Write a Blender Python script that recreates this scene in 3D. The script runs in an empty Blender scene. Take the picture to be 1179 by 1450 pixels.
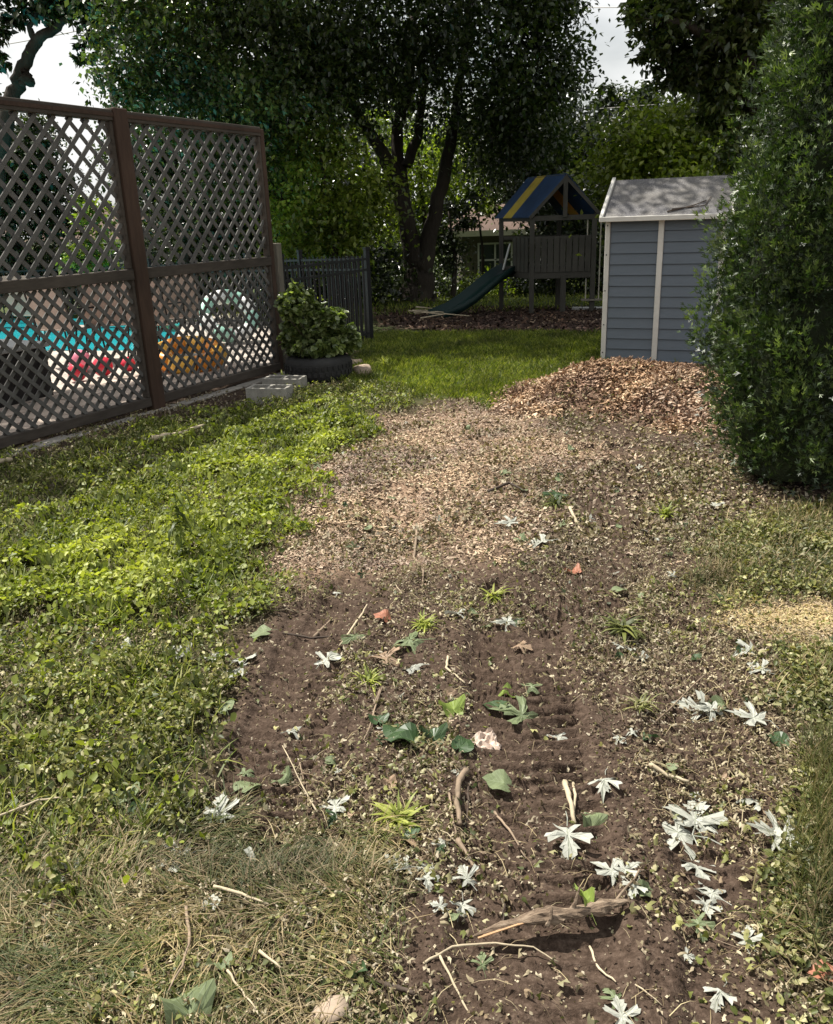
import bpy, math, random
import numpy as np
from mathutils import Vector, Matrix

random.seed(7)
rng = np.random.default_rng(11)
R = math.radians
SC = bpy.context.scene
COL = SC.collection

# ------------------------------------------------------------------ camera
W, H, F, CX, CY, CH = 1179, 1450, 1200., 589.5, 725., 1.6
PITCH, ROLL = R(19.2), R(2.0)
_fw = np.array((0, math.cos(PITCH), -math.sin(PITCH)))
_r0 = np.array((1., 0, 0)); _u0 = np.array((0, math.sin(PITCH), math.cos(PITCH)))
_r = math.cos(ROLL)*_r0 - math.sin(ROLL)*_u0
_u = math.sin(ROLL)*_r0 + math.cos(ROLL)*_u0
cd = bpy.data.cameras.new('camera'); cam = bpy.data.objects.new('camera', cd); COL.objects.link(cam)
cd.sensor_fit = 'VERTICAL'; cd.sensor_height = 24.0; cd.lens = 24.0*F/H
cd.clip_start = .05; cd.clip_end = 2000
cam.matrix_world = Matrix(((_r[0], _u[0], -_fw[0], 0), (_r[1], _u[1], -_fw[1], 0), (_r[2], _u[2], -_fw[2], CH), (0, 0, 0, 1)))
SC.camera = cam

# ------------------------------------------------------------------ sky, sun, exposure
SUN_EL = R(60); SUN_H = (-.80, .60)
w = bpy.data.worlds.new('World'); SC.world = w; w.use_nodes = True
nt = w.node_tree; nt.nodes.clear()
sky = nt.nodes.new('ShaderNodeTexSky'); sky.sky_type = 'NISHITA'; sky.sun_disc = False
sky.sun_elevation = SUN_EL; sky.sun_rotation = math.atan2(SUN_H[0], SUN_H[1]) % (2*math.pi)
sky.air_density = 1.3; sky.dust_density = 3.5; sky.ozone_density = .8
tc = nt.nodes.new('ShaderNodeTexCoord'); mp = nt.nodes.new('ShaderNodeMapping')
mp.inputs['Scale'].default_value = (1.6, 1.6, 3.2)
nz = nt.nodes.new('ShaderNodeTexNoise'); nz.inputs['Scale'].default_value = 1.5; nz.inputs['Detail'].default_value = 6
rp = nt.nodes.new('ShaderNodeValToRGB'); rp.color_ramp.elements[0].position = .36; rp.color_ramp.elements[1].position = .54
rp.color_ramp.elements[0].color = (.12, .12, .12, 1); rp.color_ramp.elements[1].color = (.95, .95, .95, 1)
mx = nt.nodes.new('ShaderNodeMix'); mx.data_type = 'RGBA'; mx.inputs[7].default_value = (12.4, 12.5, 12.4, 1)
bg = nt.nodes.new('ShaderNodeBackground'); bg.inputs['Strength'].default_value = .050
wo = nt.nodes.new('ShaderNodeOutputWorld')
L = nt.links.new
L(tc.outputs['Generated'], mp.inputs[0]); L(mp.outputs[0], nz.inputs['Vector']); L(nz.outputs['Fac'], rp.inputs[0])
L(rp.outputs[0], mx.inputs[0]); L(sky.outputs[0], mx.inputs[6]); L(mx.outputs[2], bg.inputs['Color']); L(bg.outputs[0], wo.inputs[0])
sd = bpy.data.lights.new('sun', 'SUN'); sun = bpy.data.objects.new('sun', sd); COL.objects.link(sun)
sd.energy = 5.0; sd.angle = R(.53); sd.color = (1, .95, .86)
sv = Vector((SUN_H[0]*math.cos(SUN_EL), SUN_H[1]*math.cos(SUN_EL), math.sin(SUN_EL)))
sun.rotation_euler = sv.to_track_quat('Z', 'Y').to_euler(); sun.location = (-20, 20, 40)
SC.view_settings.view_transform = 'Standard'; SC.view_settings.look = 'None'
SC.view_settings.exposure = 0.78; SC.view_settings.gamma = 1; SC.view_settings.use_curve_mapping = False
SC.render.engine = 'CYCLES'
SC.cycles.max_bounces = 6; SC.cycles.diffuse_bounces = 3; SC.cycles.glossy_bounces = 2
SC.cycles.transmission_bounces = 3; SC.cycles.transparent_max_bounces = 4
SC.cycles.caustics_reflective = False; SC.cycles.caustics_refractive = False

# ------------------------------------------------------------------ noise + picking helpers
def _hash(ix, iy, s):
    h = (ix.astype(np.int64)*374761393 + iy.astype(np.int64)*668265263 + s*1442695041) & 0xffffffff
    h = ((h ^ (h >> 13))*1274126177) & 0xffffffff
    return ((h ^ (h >> 16)) & 0xffff)/65535.
def vnoise(x, y, s=0):
    x = np.asarray(x, float); y = np.asarray(y, float)
    ix = np.floor(x); iy = np.floor(y); fx = x-ix; fy = y-iy
    fx = fx*fx*(3-2*fx); fy = fy*fy*(3-2*fy)
    a = _hash(ix, iy, s); b = _hash(ix+1, iy, s); c = _hash(ix, iy+1, s); d = _hash(ix+1, iy+1, s)
    return (a*(1-fx)+b*fx)*(1-fy)+(c*(1-fx)+d*fx)*fy
def fbm(x, y, s=0, o=4):
    v = 0; a = .5
    x = np.asarray(x, float); y = np.asarray(y, float)
    for k in range(o):
        v = v+a*(vnoise(x, y, s+k)-.5); x = x*2.03+7.1; y = y*2.03+3.3; a *= .5
    return v*2
def sstep(a, b, x):
    t = np.clip((np.asarray(x, float)-a)/(b-a), 0, 1); return t*t*(3-2*t)
def base_h(x, y):
    y = np.asarray(y, float)
    t = np.clip(y-11, 0, 40)
    return -.05*(t*t/(t+2.0))
def ray(px, py): return _fw+(px-CX)/F*_r-(py-CY)/F*_u
def at(px, py, z=None):
    d = ray(px, py)
    if z is not None:
        t = (z-CH)/d[2]; return np.array((d[0]*t, d[1]*t, z))
    t = CH/max(-d[2], 1e-3) if d[2] < 0 else 60
    for k in range(40):
        zz = float(base_h(0, d[1]*t)); t = t*.5+.5*((zz-CH)/d[2])
    return np.array((d[0]*t, d[1]*t, CH+d[2]*t))
def atY(px, py, Y):
    d = ray(px, py); t = Y/d[1]; return np.array((d[0]*t, Y, CH+d[2]*t))
def proj(x, y, z):
    v = np.stack([np.asarray(x, float), np.asarray(y, float), np.asarray(z, float)-CH], -1)
    D = v@_fw; return CX+F*(v@_r)/D, CY-F*(v@_u)/D, D

def poly(pts): return np.array([at(*p)[:2] for p in pts])
def inside(P, x, y, soft=.12, jit=.12, s=5):
    """soft membership 0..1 of points in polygon P, edge broken up by noise"""
    x = np.asarray(x, float); y = np.asarray(y, float)
    x = x+jit*fbm(x*2.5, y*2.5, s, 3)*2; y = y+jit*fbm(x*2.5, y*2.5, s+9, 3)*2
    ins = np.zeros(x.shape, bool); d = np.full(x.shape, 1e9)
    n = len(P)
    for i in range(n):
        x0, y0 = P[i]; x1, y1 = P[(i+1) % n]
        c = ((y0 > y) != (y1 > y)) & (x < (x1-x0)*(y-y0)/((y1-y0) or 1e-9)+x0)
        ins ^= c
        ex, ey = x1-x0, y1-y0; t = np.clip(((x-x0)*ex+(y-y0)*ey)/(ex*ex+ey*ey+1e-12), 0, 1)
        d = np.minimum(d, np.hypot(x-x0-t*ex, y-y0-t*ey))
    sd_ = np.where(ins, d, -d)
    return sstep(-soft, soft, sd_)

Z = {
 'weed': poly([(-500, 740), (0, 650), (210, 600), (400, 562), (520, 540), (600, 560), (530, 600), (465, 640), (455, 690), (380, 735), (400, 830), (330, 900), (290, 960), (270, 1060), (255, 1180), (200, 1250), (0, 1290), (-500, 1300)]),
 'long': poly([(-500, 1230), (0, 1260), (200, 1235), (330, 1150), (500, 1180), (560, 1290), (590, 1380), (640, 1470), (640, 1700), (-500, 1700)]),
 'chip': poly([(520, 600), (640, 578), (720, 585), (800, 640), (770, 690), (700, 750), (600, 800), (440, 822), (395, 790), (370, 745), (450, 690), (460, 640)]),
 'lawn': poly([(528, 472), (1100, 470), (1100, 515), (850, 518), (770, 560), (690, 578), (620, 568), (560, 560), (500, 540), (505, 500)]),
 'mulch': poly([(500, 434), (900, 434), (900, 474), (700, 482), (550, 466)]),
 'right': poly([(1050, 735), (1500, 700), (1500, 860), (1179, 850), (1090, 835), (1000, 850), (1010, 800)]),
 'right2': poly([(1095, 930), (1500, 900), (1600, 1700), (1120, 1700), (1120, 1350), (1140, 1080), (1090, 1000)]),
 'straw': poly([(985, 868), (1060, 845), (1179, 858), (1400, 850), (1400, 960), (1179, 935), (1080, 915)]),
 'tall': poly([(1135, 1085), (1400, 1060), (1400, 1380), (1165, 1330), (1145, 1200)]),
 'bare': poly([(640, 880), (800, 880), (850, 1000), (885, 1150), (850, 1290), (700, 1330), (640, 1200), (660, 1050)]),
 'bare2': poly([(310, 900), (480, 880), (470, 1000), (420, 1080), (275, 1090), (290, 960)]),
 'bare3': poly([(600, 1320), (900, 1290), (1000, 1330), (1110, 1450), (1090, 1600), (620, 1600)]),
 'bare4': poly([(930, 1200), (1110, 1230), (1125, 1330), (950, 1300)]),
 'bare5': poly([(835, 700), (900, 690), (915, 790), (860, 875), (795, 865), (835, 800)]),
 'litter': poly([(780, 660), (1000, 640), (1050, 760), (1010, 850), (1080, 930), (1120, 1080), (1080, 1180), (930, 1120), (860, 960), (830, 840), (760, 760)]),
}
PILE_C = np.array((1.98, 7.30))
SCAR = poly([(745, 608), (830, 575), (905, 588), (935, 600), (890, 628), (800, 640)])
def pile_h(x, y):
    dx = x-PILE_C[0]; dy = y-PILE_C[1]
    a = R(-28); u = dx*math.cos(a)+dy*math.sin(a); v = -dx*math.sin(a)+dy*math.cos(a)
    q = (np.abs(u)/1.25)**2+(np.abs(v)/1.05)**2+.35*fbm(x*1.7, y*1.7, 41, 3)
    h = .29*(1-sstep(.08, 1.15, np.sqrt(np.clip(q, 0, None))))
    gx, gy = at(895, 595)[:2]
    h = h-.05*np.exp(-(((x-gx)*.8-(y-gy)*.6)**2)/.012)*np.exp(-(((x-gx)*.6+(y-gy)*.8)**2)/.10)
    h = h-.07*inside(SCAR, x, y, .15, .05)
    return np.clip(h, 0, None)
TRACKS = [  # centre line (px), half width m, depth
 ([(735, 840), (735, 930), (745, 1060), (758, 1200), (752, 1420), (745, 1700)], .19, .024),
 ([(860, 640), (872, 720), (855, 800), (800, 870)], .22, .034),
 ([(455, 870), (430, 960), (380, 1080), (330, 1200)], .15, .014),
 ([(560, 700), (540, 800), (470, 900)], .15, .010),
 ([(940, 900), (985, 1060), (1040, 1250), (1090, 1500)], .15, .013)]
TRW = [(np.array([at(*p)[:2] for p in t]), hw, dp) for t, hw, dp in TRACKS]
def track_k(x, y):
    k = np.zeros(np.shape(x))
    for P, hw, dp in TRW:
        best = np.full(np.shape(x), 9.)
        for i in range(len(P)-1):
            e = P[i+1]-P[i]; Ls = math.hypot(*e); e = e/Ls
            t = np.clip((x-P[i][0])*e[0]+(y-P[i][1])*e[1], 0, Ls)
            best = np.minimum(best, np.hypot(x-P[i][0]-t*e[0], y-P[i][1]-t*e[1]))
        k = np.maximum(k, 1-sstep(hw*.85, hw*1.3, best))
    return k
def tread(x, y):
    out = np.zeros(x.shape)
    xs = x+.025*fbm(x*4, y*4, 77, 2); ys = y+.02*fbm(x*5, y*5, 78, 2)+.006*fbm(x*22, y*22, 79, 2)
    for P, hw, dp in TRW:
        s0 = 0; best = np.full(x.shape, 9.); bs = np.zeros(x.shape); bl = np.zeros(x.shape)
        for i in range(len(P)-1):
            e = P[i+1]-P[i]; Ls = math.hypot(*e); e = e/Ls
            t = np.clip((xs-P[i][0])*e[0]+(ys-P[i][1])*e[1], 0, Ls)
            qx = xs-P[i][0]-t*e[0]; qy = ys-P[i][1]-t*e[1]; d = np.hypot(qx, qy)
            m = d < best
            best = np.where(m, d, best); bs = np.where(m, s0+t, bs); bl = np.where(m, (qx*e[1]-qy*e[0]), bl); s0 += Ls
        k = 1-sstep(hw*.85, hw*1.1, best)
        ph = (bs+np.sqrt(bl*bl+.001)*np.where(bl > 0, .35, .12))/.062+np.where(bl > 0, .45, 0)
        fr = ph-np.floor(ph)
        saw = np.where(fr < .86, (fr/.86)**1.8, 1-(fr-.86)/.14)
        mid = 1-.8*np.exp(-(bl/.012)**2)
        wear = np.clip(.80+1.0*fbm(x*3.1, y*3.1, 90, 3)+.5*fbm(x*12, y*12, 91, 2), .08, 1.15)
        out = out+k*dp*1.85*(saw-.5)*wear*mid*(1-.7*(1-sstep(1.5, 1.85, y)))-.012*k
        out = out+.014*np.exp(-((best-hw*1.2)/.035)**2)*wear
    return out
def near_h(x, y):
    x = np.asarray(x, float); y = np.asarray(y, float)
    fade = 1-sstep(9, 13, y); q = 1-.85*track_k(x, y)
    h = .030*fbm(x*1.3, y*1.3, 1, 4)+.020*fbm(x*7, y*7, 3, 3)*(.25+.75*q)
    h = h+(.012*fbm(x*24, y*24, 13, 3)+.012*np.abs(fbm(x*13, y*13, 19, 3)))*q
    return h*fade
def gz(x, y):
    x = np.asarray(x, float); y = np.asarray(y, float)
    return base_h(x, y)+near_h(x, y)+pile_h(x, y)+tread(x, y)
def bumpz(x, y): return float(gz(np.array([x]), np.array([y]))[0])

# ------------------------------------------------------------------ mesh + object helpers
def mesh_np(name, V, Fc, attr=None, smooth=False):
    me = bpy.data.meshes.new(name)
    V = np.ascontiguousarray(V, np.float32); Fc = np.ascontiguousarray(Fc, np.int32)
    n, k = Fc.shape
    me.vertices.add(len(V)); me.vertices.foreach_set('co', V.ravel())
    me.loops.add(n*k); me.loops.foreach_set('vertex_index', Fc.ravel())
    me.polygons.add(n); me.polygons.foreach_set('loop_start', np.arange(n, dtype=np.int32)*k)
    me.polygons.foreach_set('loop_total', np.full(n, k, np.int32))
    if smooth: me.polygons.foreach_set('use_smooth', np.ones(n, bool))
    me.update(calc_edges=True)
    if attr:
        for an, (dom, arr) in attr.items():
            a = me.attributes.new(an, 'FLOAT', dom); a.data.foreach_set('value', np.ascontiguousarray(arr, np.float32))
    return me
def link(name, me, mat=None, parent=None):
    o = bpy.data.objects.new(name, me); COL.objects.link(o)
    if mat is not None and me is not None and not me.materials: me.materials.append(mat)
    if parent is not None: o.parent = parent
    return o
def tag(o, label=None, cat=None, group=None, kind=None):
    if label: o['label'] = label
    if cat: o['category'] = cat
    if group: o['group'] = group
    if kind: o['kind'] = kind
    return o
def thing(name, label, cat, loc=(0, 0, 0), rz=0, group=None):
    o = bpy.data.objects.new(name, None); COL.objects.link(o); o.empty_display_size = .1
    o.location = loc; o.rotation_euler = (0, 0, rz); return tag(o, label, cat, group)
def copy_tree(o, parent=None):
    c = o.copy(); COL.objects.link(c); c.parent = parent
    for ch in o.children: copy_tree(ch, c)
    return c

class MB:
    def __init__(s): s.v = []; s.f = []
    def box(s, a, b, M=None):
        i = len(s.v); x0, y0, z0 = a; x1, y1, z1 = b
        vs = [(x0, y0, z0), (x1, y0, z0), (x1, y1, z0), (x0, y1, z0), (x0, y0, z1), (x1, y0, z1), (x1, y1, z1), (x0, y1, z1)]
        s.v += [tuple(M@Vector(v)) if M else v for v in vs]
        s.f += [tuple(i+k for k in q) for q in ((0, 3, 2, 1), (4, 5, 6, 7), (0, 1, 5, 4), (1, 2, 6, 5), (2, 3, 7, 6), (3, 0, 4, 7))]
        return s
    def bar(s, p, q, w, h, up=(0, 0, 1)):
        p = Vector(p); q = Vector(q); d = q-p; L_ = d.length; d.normalize(); up = Vector(up)
        sx = d.cross(up); sx.normalize(); uz = sx.cross(d)
        M = Matrix(((d.x, sx.x, uz.x, p.x), (d.y, sx.y, uz.y, p.y), (d.z, sx.z, uz.z, p.z), (0, 0, 0, 1)))
        return s.box((0, -w/2, -h/2), (L_, w/2, h/2), M)
    def tube(s, pts, rad, n=8, cap=True, jag=0):
        i0 = len(s.v); pts = [Vector(p) for p in pts]
        if not hasattr(rad, '__len__'): rad = [rad]*len(pts)
        ref = Vector((0, 0, 1))
        d0 = (pts[-1]-pts[0]).normalized()
        if abs(d0.z) > .9: ref = Vector((1, 0, 0))
        for k, p in enumerate(pts):
            d = (pts[min(k+1, len(pts)-1)]-pts[max(k-1, 0)])
            if d.length < 1e-9: d = Vector((0, 0, 1))
            d.normalize(); a = d.cross(ref)
            if a.length < 1e-3: a = d.cross(Vector((0, 1, 0)))
            a.normalize(); b = d.cross(a)
            for j in range(n):
                t = 2*math.pi*j/n; rr = rad[k]*(1+jag*(random.random()-.5))
                s.v.append(tuple(p+a*math.cos(t)*rr+b*math.sin(t)*rr))
        for k in range(len(pts)-1):
            for j in range(n):
                a = i0+k*n+j; b = i0+k*n+(j+1) % n
                s.f.append((a, b, b+n, a+n))
        if cap:
            s.f.append(tuple(i0+j for j in range(n))[::-1]); e = i0+(len(pts)-1)*n
            s.f.append(tuple(e+j for j in range(n)))
        return s
    def lathe(s, prof, n=24, c=(0, 0, 0), closed=False):
        i0 = len(s.v); m = len(prof)
        for r_, z_ in prof:
            for j in range(n):
                t = 2*math.pi*j/n; s.v.append((c[0]+r_*math.cos(t), c[1]+r_*math.sin(t), c[2]+z_))
        for k in range(m if closed else m-1):
            for j in range(n):
                a = i0+k*n+j; b = i0+k*n+(j+1) % n; k2 = ((k+1) % m-k)*n
                s.f.append((a, b, b+k2, a+k2))
        return s
    def mesh(s, name, bevel=0, smooth=False):
        me = bpy.data.meshes.new(name); me.from_pydata(s.v, [], s.f)
        if bevel:
            import bmesh
            bm = bmesh.new(); bm.from_mesh(me)
            bmesh.ops.bevel(bm, geom=list(bm.edges), offset=bevel, segments=1, affect='EDGES')
            bm.to_mesh(me); bm.free()
        if smooth: me.polygons.foreach_set('use_smooth', [True]*len(me.polygons))
        me.update(); return me
    def build(s, name, mat, parent=None, bevel=0, smooth=False): return link(name, s.mesh(name, bevel, smooth), mat, parent)

# ------------------------------------------------------------------ materials
class N:
    def __init__(s, name):
        s.m = bpy.data.materials.new(name); s.m.use_nodes = True; s.t = s.m.node_tree
        s.b = s.t.nodes['Principled BSDF']; s.out = s.t.nodes['Material Output']
    def new(s, k, **kw):
        n = s.t.nodes.new(k)
        for a, v in kw.items(): setattr(n, a, v)
        return n
    def l(s, a, b): s.t.links.new(a, b)
    def coord(s, which='Object'): return s.new('ShaderNodeTexCoord').outputs[which]
    def noise(s, scale, detail=4, rough=.6, vec=None):
        n = s.new('ShaderNodeTexNoise'); n.inputs['Scale'].default_value = scale; n.inputs['Detail'].default_value = detail
        n.inputs['Roughness'].default_value = rough; s.l(vec or s.coord(), n.inputs['Vector']); return n.outputs['Fac']
    def ramp(s, fac, stops, interp='LINEAR'):
        n = s.new('ShaderNodeValToRGB'); cr = n.color_ramp; cr.interpolation = interp
        while len(cr.elements) < len(stops): cr.elements.new(.5)
        for e, (p, c) in zip(cr.elements, stops): e.position = p; e.color = (*c, 1) if len(c) == 3 else c
        s.l(fac, n.inputs[0]); return n.outputs[0]
    def mix(s, fac, a, b, mode='MIX'):
        n = s.new('ShaderNodeMix', data_type='RGBA', blend_type=mode)
        for sock, v in ((n.inputs[0], fac), (n.inputs[6], a), (n.inputs[7], b)):
            if hasattr(v, 'links'): s.l(v, sock)
            elif isinstance(v, tuple): sock.default_value = (*v, 1)
            else: sock.default_value = v
        return n.outputs[2]
    def math(s, op, a, b=0):
        n = s.new('ShaderNodeMath', operation=op)
        for sock, v in ((n.inputs[0], a), (n.inputs[1], b)):
            if hasattr(v, 'links'): s.l(v, sock)
            else: sock.default_value = v
        return n.outputs[0]
    def attr(s, name): return s.new('ShaderNodeAttribute', attribute_name=name).outputs['Fac']
    def bump(s, h, st=.3, dist=.01):
        n = s.new('ShaderNodeBump'); n.inputs['Strength'].default_value = st; n.inputs['Distance'].default_value = dist
        s.l(h, n.inputs['Height']); s.l(n.outputs[0], s.b.inputs['Normal'])
    def base(s, c, rough=.8, spec=.3):
        if hasattr(c, 'links'): s.l(c, s.b.inputs['Base Color'])
        else: s.b.inputs['Base Color'].default_value = (*c, 1)
        s.b.inputs['Roughness'].default_value = rough; s.b.inputs['Specular IOR Level'].default_value = spec
        return s.m
def plain(name, c, rough=.7, scale=12, var=.25, bump=.15, dist=.004, spec=.3, stretch=None):
    n = N(name); vec = n.coord()
    if stretch:
        m = n.new('ShaderNodeMapping'); m.inputs['Scale'].default_value = stretch; n.l(vec, m.inputs[0]); vec = m.outputs[0]
    f = n.noise(scale, 5, .65, vec); f2 = n.noise(scale*.13, 2, .5)
    d = tuple(max(0, v*(1-var)) for v in c); e = tuple(min(1, v*(1+var)) for v in c)
    col = n.ramp(f, [(.3, d), (.7, e)]); col = n.mix(.5, col, n.ramp(f2, [(.35, d), (.65, e)]))
    if bump: n.bump(f, bump, dist)
    return n.base(col, rough, spec)
def leafmat(name, cols, trans=.4, rough=.5, spec=.4, tcol=None, clump=.6, amp=.45):
    """cols: list of colours chosen by per-leaf 'tint'; translucency mixed in"""
    n = N(name); t = n.attr('tint'); k = len(cols)
    col = n.ramp(t, [(i/(k-1) if k > 1 else 0, c) for i, c in enumerate(cols)])
    f = n.noise(clump, 2, .5)
    col = n.mix(1.0, col, n.ramp(f, [(.35, (1-amp,)*3), (.65, (1+amp*.7, 1+amp*.7, 1))]), 'MULTIPLY')
    n.base(col, rough, spec)
    if trans:
        tr = n.new('ShaderNodeBsdfTranslucent'); tc_ = n.mix(1.0, col, tcol or (1.5, 1.75, .55), 'MULTIPLY'); n.l(tc_, tr.inputs[0])
        ms = n.new('ShaderNodeMixShader'); ms.inputs[0].default_value = trans
        n.l(n.b.outputs[0], ms.inputs[1]); n.l(tr.outputs[0], ms.inputs[2]); n.l(ms.outputs[0], n.out.inputs[0])
    return n.m

M = {}
M['wood_brown'] = plain('stained_brown_wood', (.062, .038, .027), .75, 9, .45, .4, .004, .2, (4, 4, .6))
M['wood_rail'] = plain('weathered_brown_wood', (.068, .056, .046), .8, 9, .45, .4, .004, .2, (1, 1, 5))
M['slat'] = plain('grey_weathered_lath', (.105, .100, .093), .75, 25, .4, .4, .003, .3)
M['grey_wood'] = plain('grey_weathered_wood', (.14, .125, .10), .85, 14, .4, .4, .004, .2, (3, 3, .6))
M['black_metal'] = plain('black_painted_metal', (.008, .008, .009), .5, 20, .2, .05, .001, .3)
M['siding'] = plain('blue_grey_vinyl', (.125, .15, .178), .55, 5, .10, .08, .002, .35, (1, 1, 4))
M['white_trim'] = plain('off_white_trim', (.62, .60, .55), .5, 9, .14, .08, .002)
n = N('speckled_roof'); col = n.ramp(n.noise(120, 2, .7), [(.35, (.05, .05, .057)), (.55, (.12, .117, .12)), (.75, (.36, .34, .33))])
col = n.mix(n.ramp(n.noise(3, 4), [(.4, (0, 0, 0)), (.7, (.7, .7, .7))]), col, (.20, .185, .16)); n.bump(n.noise(120, 2, .7), .4, .003); M['roof'] = n.base(col, .8)
M['concrete'] = plain('pale_concrete', (.30, .275, .24), .9, 30, .3, .4, .004)
M['block'] = plain('grey_concrete_block', (.33, .31, .27), .95, 60, .35, .7, .004)
M['tyre'] = plain('dusty_black_rubber', (.028, .027, .026), .75, 30, .5, .4, .004)
M['bark'] = plain('dark_bark', (.045, .037, .029), .9, 7, .5, .9, .03, .15, (3, 3, .5))
M['bark_pale'] = plain('grey_bark', (.12, .105, .085), .9, 30, .5, .9, .01, .15)
M['twig'] = plain('dry_twig', (.22, .165, .115), .85, 60, .4, .5, .002)
M['twig_pale'] = plain('pale_dry_stem', (.42, .35, .24), .8, 60, .3, .4, .002)
M['twig_dark'] = plain('dark_wet_twig', (.055, .04, .03), .8, 60, .4, .5, .002)
M['house_wall'] = plain('tan_siding', (.10, .088, .072), .8, 2, .15, .1)
M['house_roof'] = plain('brown_red_shingle', (.11, .072, .056), .9, 6, .3, .3)
M['fascia'] = plain('cream_fascia', (.45, .43, .34), .6, 3, .08, .02)
M['glass_dark'] = plain('dark_window_glass', (.03, .04, .04), .12, 2, .1, 0, 0, .6)
M['white'] = plain('white_paint', (.45, .45, .43), .5, 3, .08, .02)
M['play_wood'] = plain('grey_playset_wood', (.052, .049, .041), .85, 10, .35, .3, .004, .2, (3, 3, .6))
M['tarp_blue'] = plain('blue_tarp', (.012, .030, .072), .6, 9, .5, .2, .01)
M['tarp_yellow'] = plain('yellow_tarp', (.27, .20, .03), .6, 9, .4, .2, .01)
M['tarp_orange'] = plain('orange_tarp', (.55, .22, .03), .5, 4, .2, .05)
M['slide'] = plain('green_plastic', (.005, .022, .020), .5, 4, .2, .03)
M['rope'] = plain('pale_rope', (.4, .37, .3), .8, 40, .2, .2)
M['paver'] = plain('pale_pink_paver', (.46, .38, .32), .9, 25, .25, .3)
M['pool'] = plain('turquoise_water', (.03, .50, .58), .06, 2, .12, .25, .03, .6)
M['mesh_tan'] = plain('tan_sling_fabric', (.34, .28, .24), .8, 30, .2, .1)
M['box_dark'] = plain('dark_brown_resin', (.022, .02, .02), .6, 10, .3, .1)
M['lid_grey'] = plain('light_grey_lid', (.36, .36, .35), .6, 6, .1, .05)
for k_, c_ in dict(pink=(.78, .25, .34), red=(.62, .03, .06), orange=(.85, .30, .03), orange_light=(.9, .5, .08), mint=(.35, .62, .50), vinyl_white=(.72, .72, .7)).items():
    M[k_] = plain('vinyl_'+k_, c_, .3, 3, .08, 0, 0, .5)
n = N('split_bark_log'); f = n.noise(40, 5, .7)
M['log_bark'] = None
m_ = n.new('ShaderNodeMapping'); m_.inputs['Scale'].default_value = (.35, 3, 3); n.l(n.coord(), m_.inputs[0])
f = n.noise(26, 6, .75, m_.outputs[0]); col = n.ramp(f, [(.3, (.05, .035, .026)), (.5, (.20, .145, .10)), (.72, (.42, .33, .24))])
n.bump(f, .9, .012); M['log_bark'] = n.base(col, .9)
M['wood_fresh'] = plain('torn_fresh_wood', (.44, .27, .15), .8, 30, .35, .5, .004, .2, (.3, 4, 4))
M['rock'] = plain('tan_rock', (.36, .28, .21), .9, 20, .25, .5)

# leaf-like (tint attribute) materials
M['weed'] = leafmat('creeping_weed_leaf', [(.07, .10, .018), (.18, .22, .035), (.33, .37, .07), (.46, .48, .15)], .36, .5, .4, clump=1.8, amp=.3, tcol=(1.4, 1.45, .6))
M['weed_dull'] = leafmat('dull_weed_leaf', [(.04, .055, .016), (.12, .135, .04), (.25, .25, .10), (.44, .40, .26)], .25, .5, .4, clump=2.3, amp=.35, tcol=(1.3, 1.35, .7))
M['litter'] = leafmat('shredded_leaf_litter', [(.05, .034, .024), (.10, .07, .048), (.20, .145, .10), (.16, .14, .075), (.29, .24, .17), (.48, .42, .33)], .1, .7, .3, clump=2, amp=.2)
M['chips'] = leafmat('wood_chip', [(.06, .04, .03), (.16, .11, .08), (.29, .20, .155), (.42, .315, .25), (.54, .43, .36)], 0, .85, .2, clump=1.5, amp=.3)
M['chips_pile'] = leafmat('fresh_wood_chip', [(.10, .058, .042), (.36, .235, .165), (.52, .36, .26), (.62, .46, .34), (.70, .56, .44)], 0, .85, .2, clump=1.8, amp=.2)
M['dry_stem'] = leafmat('dry_stem', [(.07, .05, .035), (.18, .135, .09), (.32, .26, .17), (.46, .39, .27)], .1, .8, .2, clump=3, amp=.3)
M['mulch'] = leafmat('dark_mulch', [(.02, .013, .010), (.05, .03, .023), (.10, .055, .042), (.24, .18, .14)], 0, .9, .2, clump=1, amp=.3)
M['straw'] = leafmat('dry_straw', [(.28, .20, .12), (.44, .33, .21), (.56, .45, .31), (.34, .31, .16)], .2, .8, .2, clump=2, amp=.2)
M['lawn'] = leafmat('lawn_grass', [(.05, .075, .012), (.10, .135, .02), (.18, .215, .04), (.30, .30, .10)], .35, .5, .3, clump=1.1, amp=.45, tcol=(1.4, 1.5, .6))
M['longgrass'] = leafmat('mixed_dry_grass', [(.04, .055, .012), (.085, .10, .026), (.15, .12, .055), (.23, .17, .10), (.36, .285, .19)], .15, .6, .3, clump=2.5, amp=.35)
M['cedar'] = leafmat('arborvitae_scale_leaf', [(.008, .019, .006), (.021, .044, .011), (.058, .095, .026), (.19, .245, .09)], .18, .42, .6, clump=4, amp=.4)
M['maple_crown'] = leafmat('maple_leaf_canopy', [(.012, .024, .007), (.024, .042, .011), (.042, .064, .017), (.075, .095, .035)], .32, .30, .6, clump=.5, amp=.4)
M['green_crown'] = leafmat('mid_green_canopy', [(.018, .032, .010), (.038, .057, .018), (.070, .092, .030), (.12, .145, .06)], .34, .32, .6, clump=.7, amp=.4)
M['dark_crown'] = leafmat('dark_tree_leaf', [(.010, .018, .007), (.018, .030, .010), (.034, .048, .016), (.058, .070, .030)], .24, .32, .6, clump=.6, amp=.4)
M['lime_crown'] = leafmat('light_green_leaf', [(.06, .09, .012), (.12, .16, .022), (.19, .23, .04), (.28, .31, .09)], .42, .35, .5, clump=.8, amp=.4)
M['bush'] = leafmat('planter_bush_leaf', [(.05, .075, .025), (.10, .135, .045), (.19, .23, .09), (.32, .36, .19)], .28, .35, .6, clump=4, amp=.3)
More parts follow.
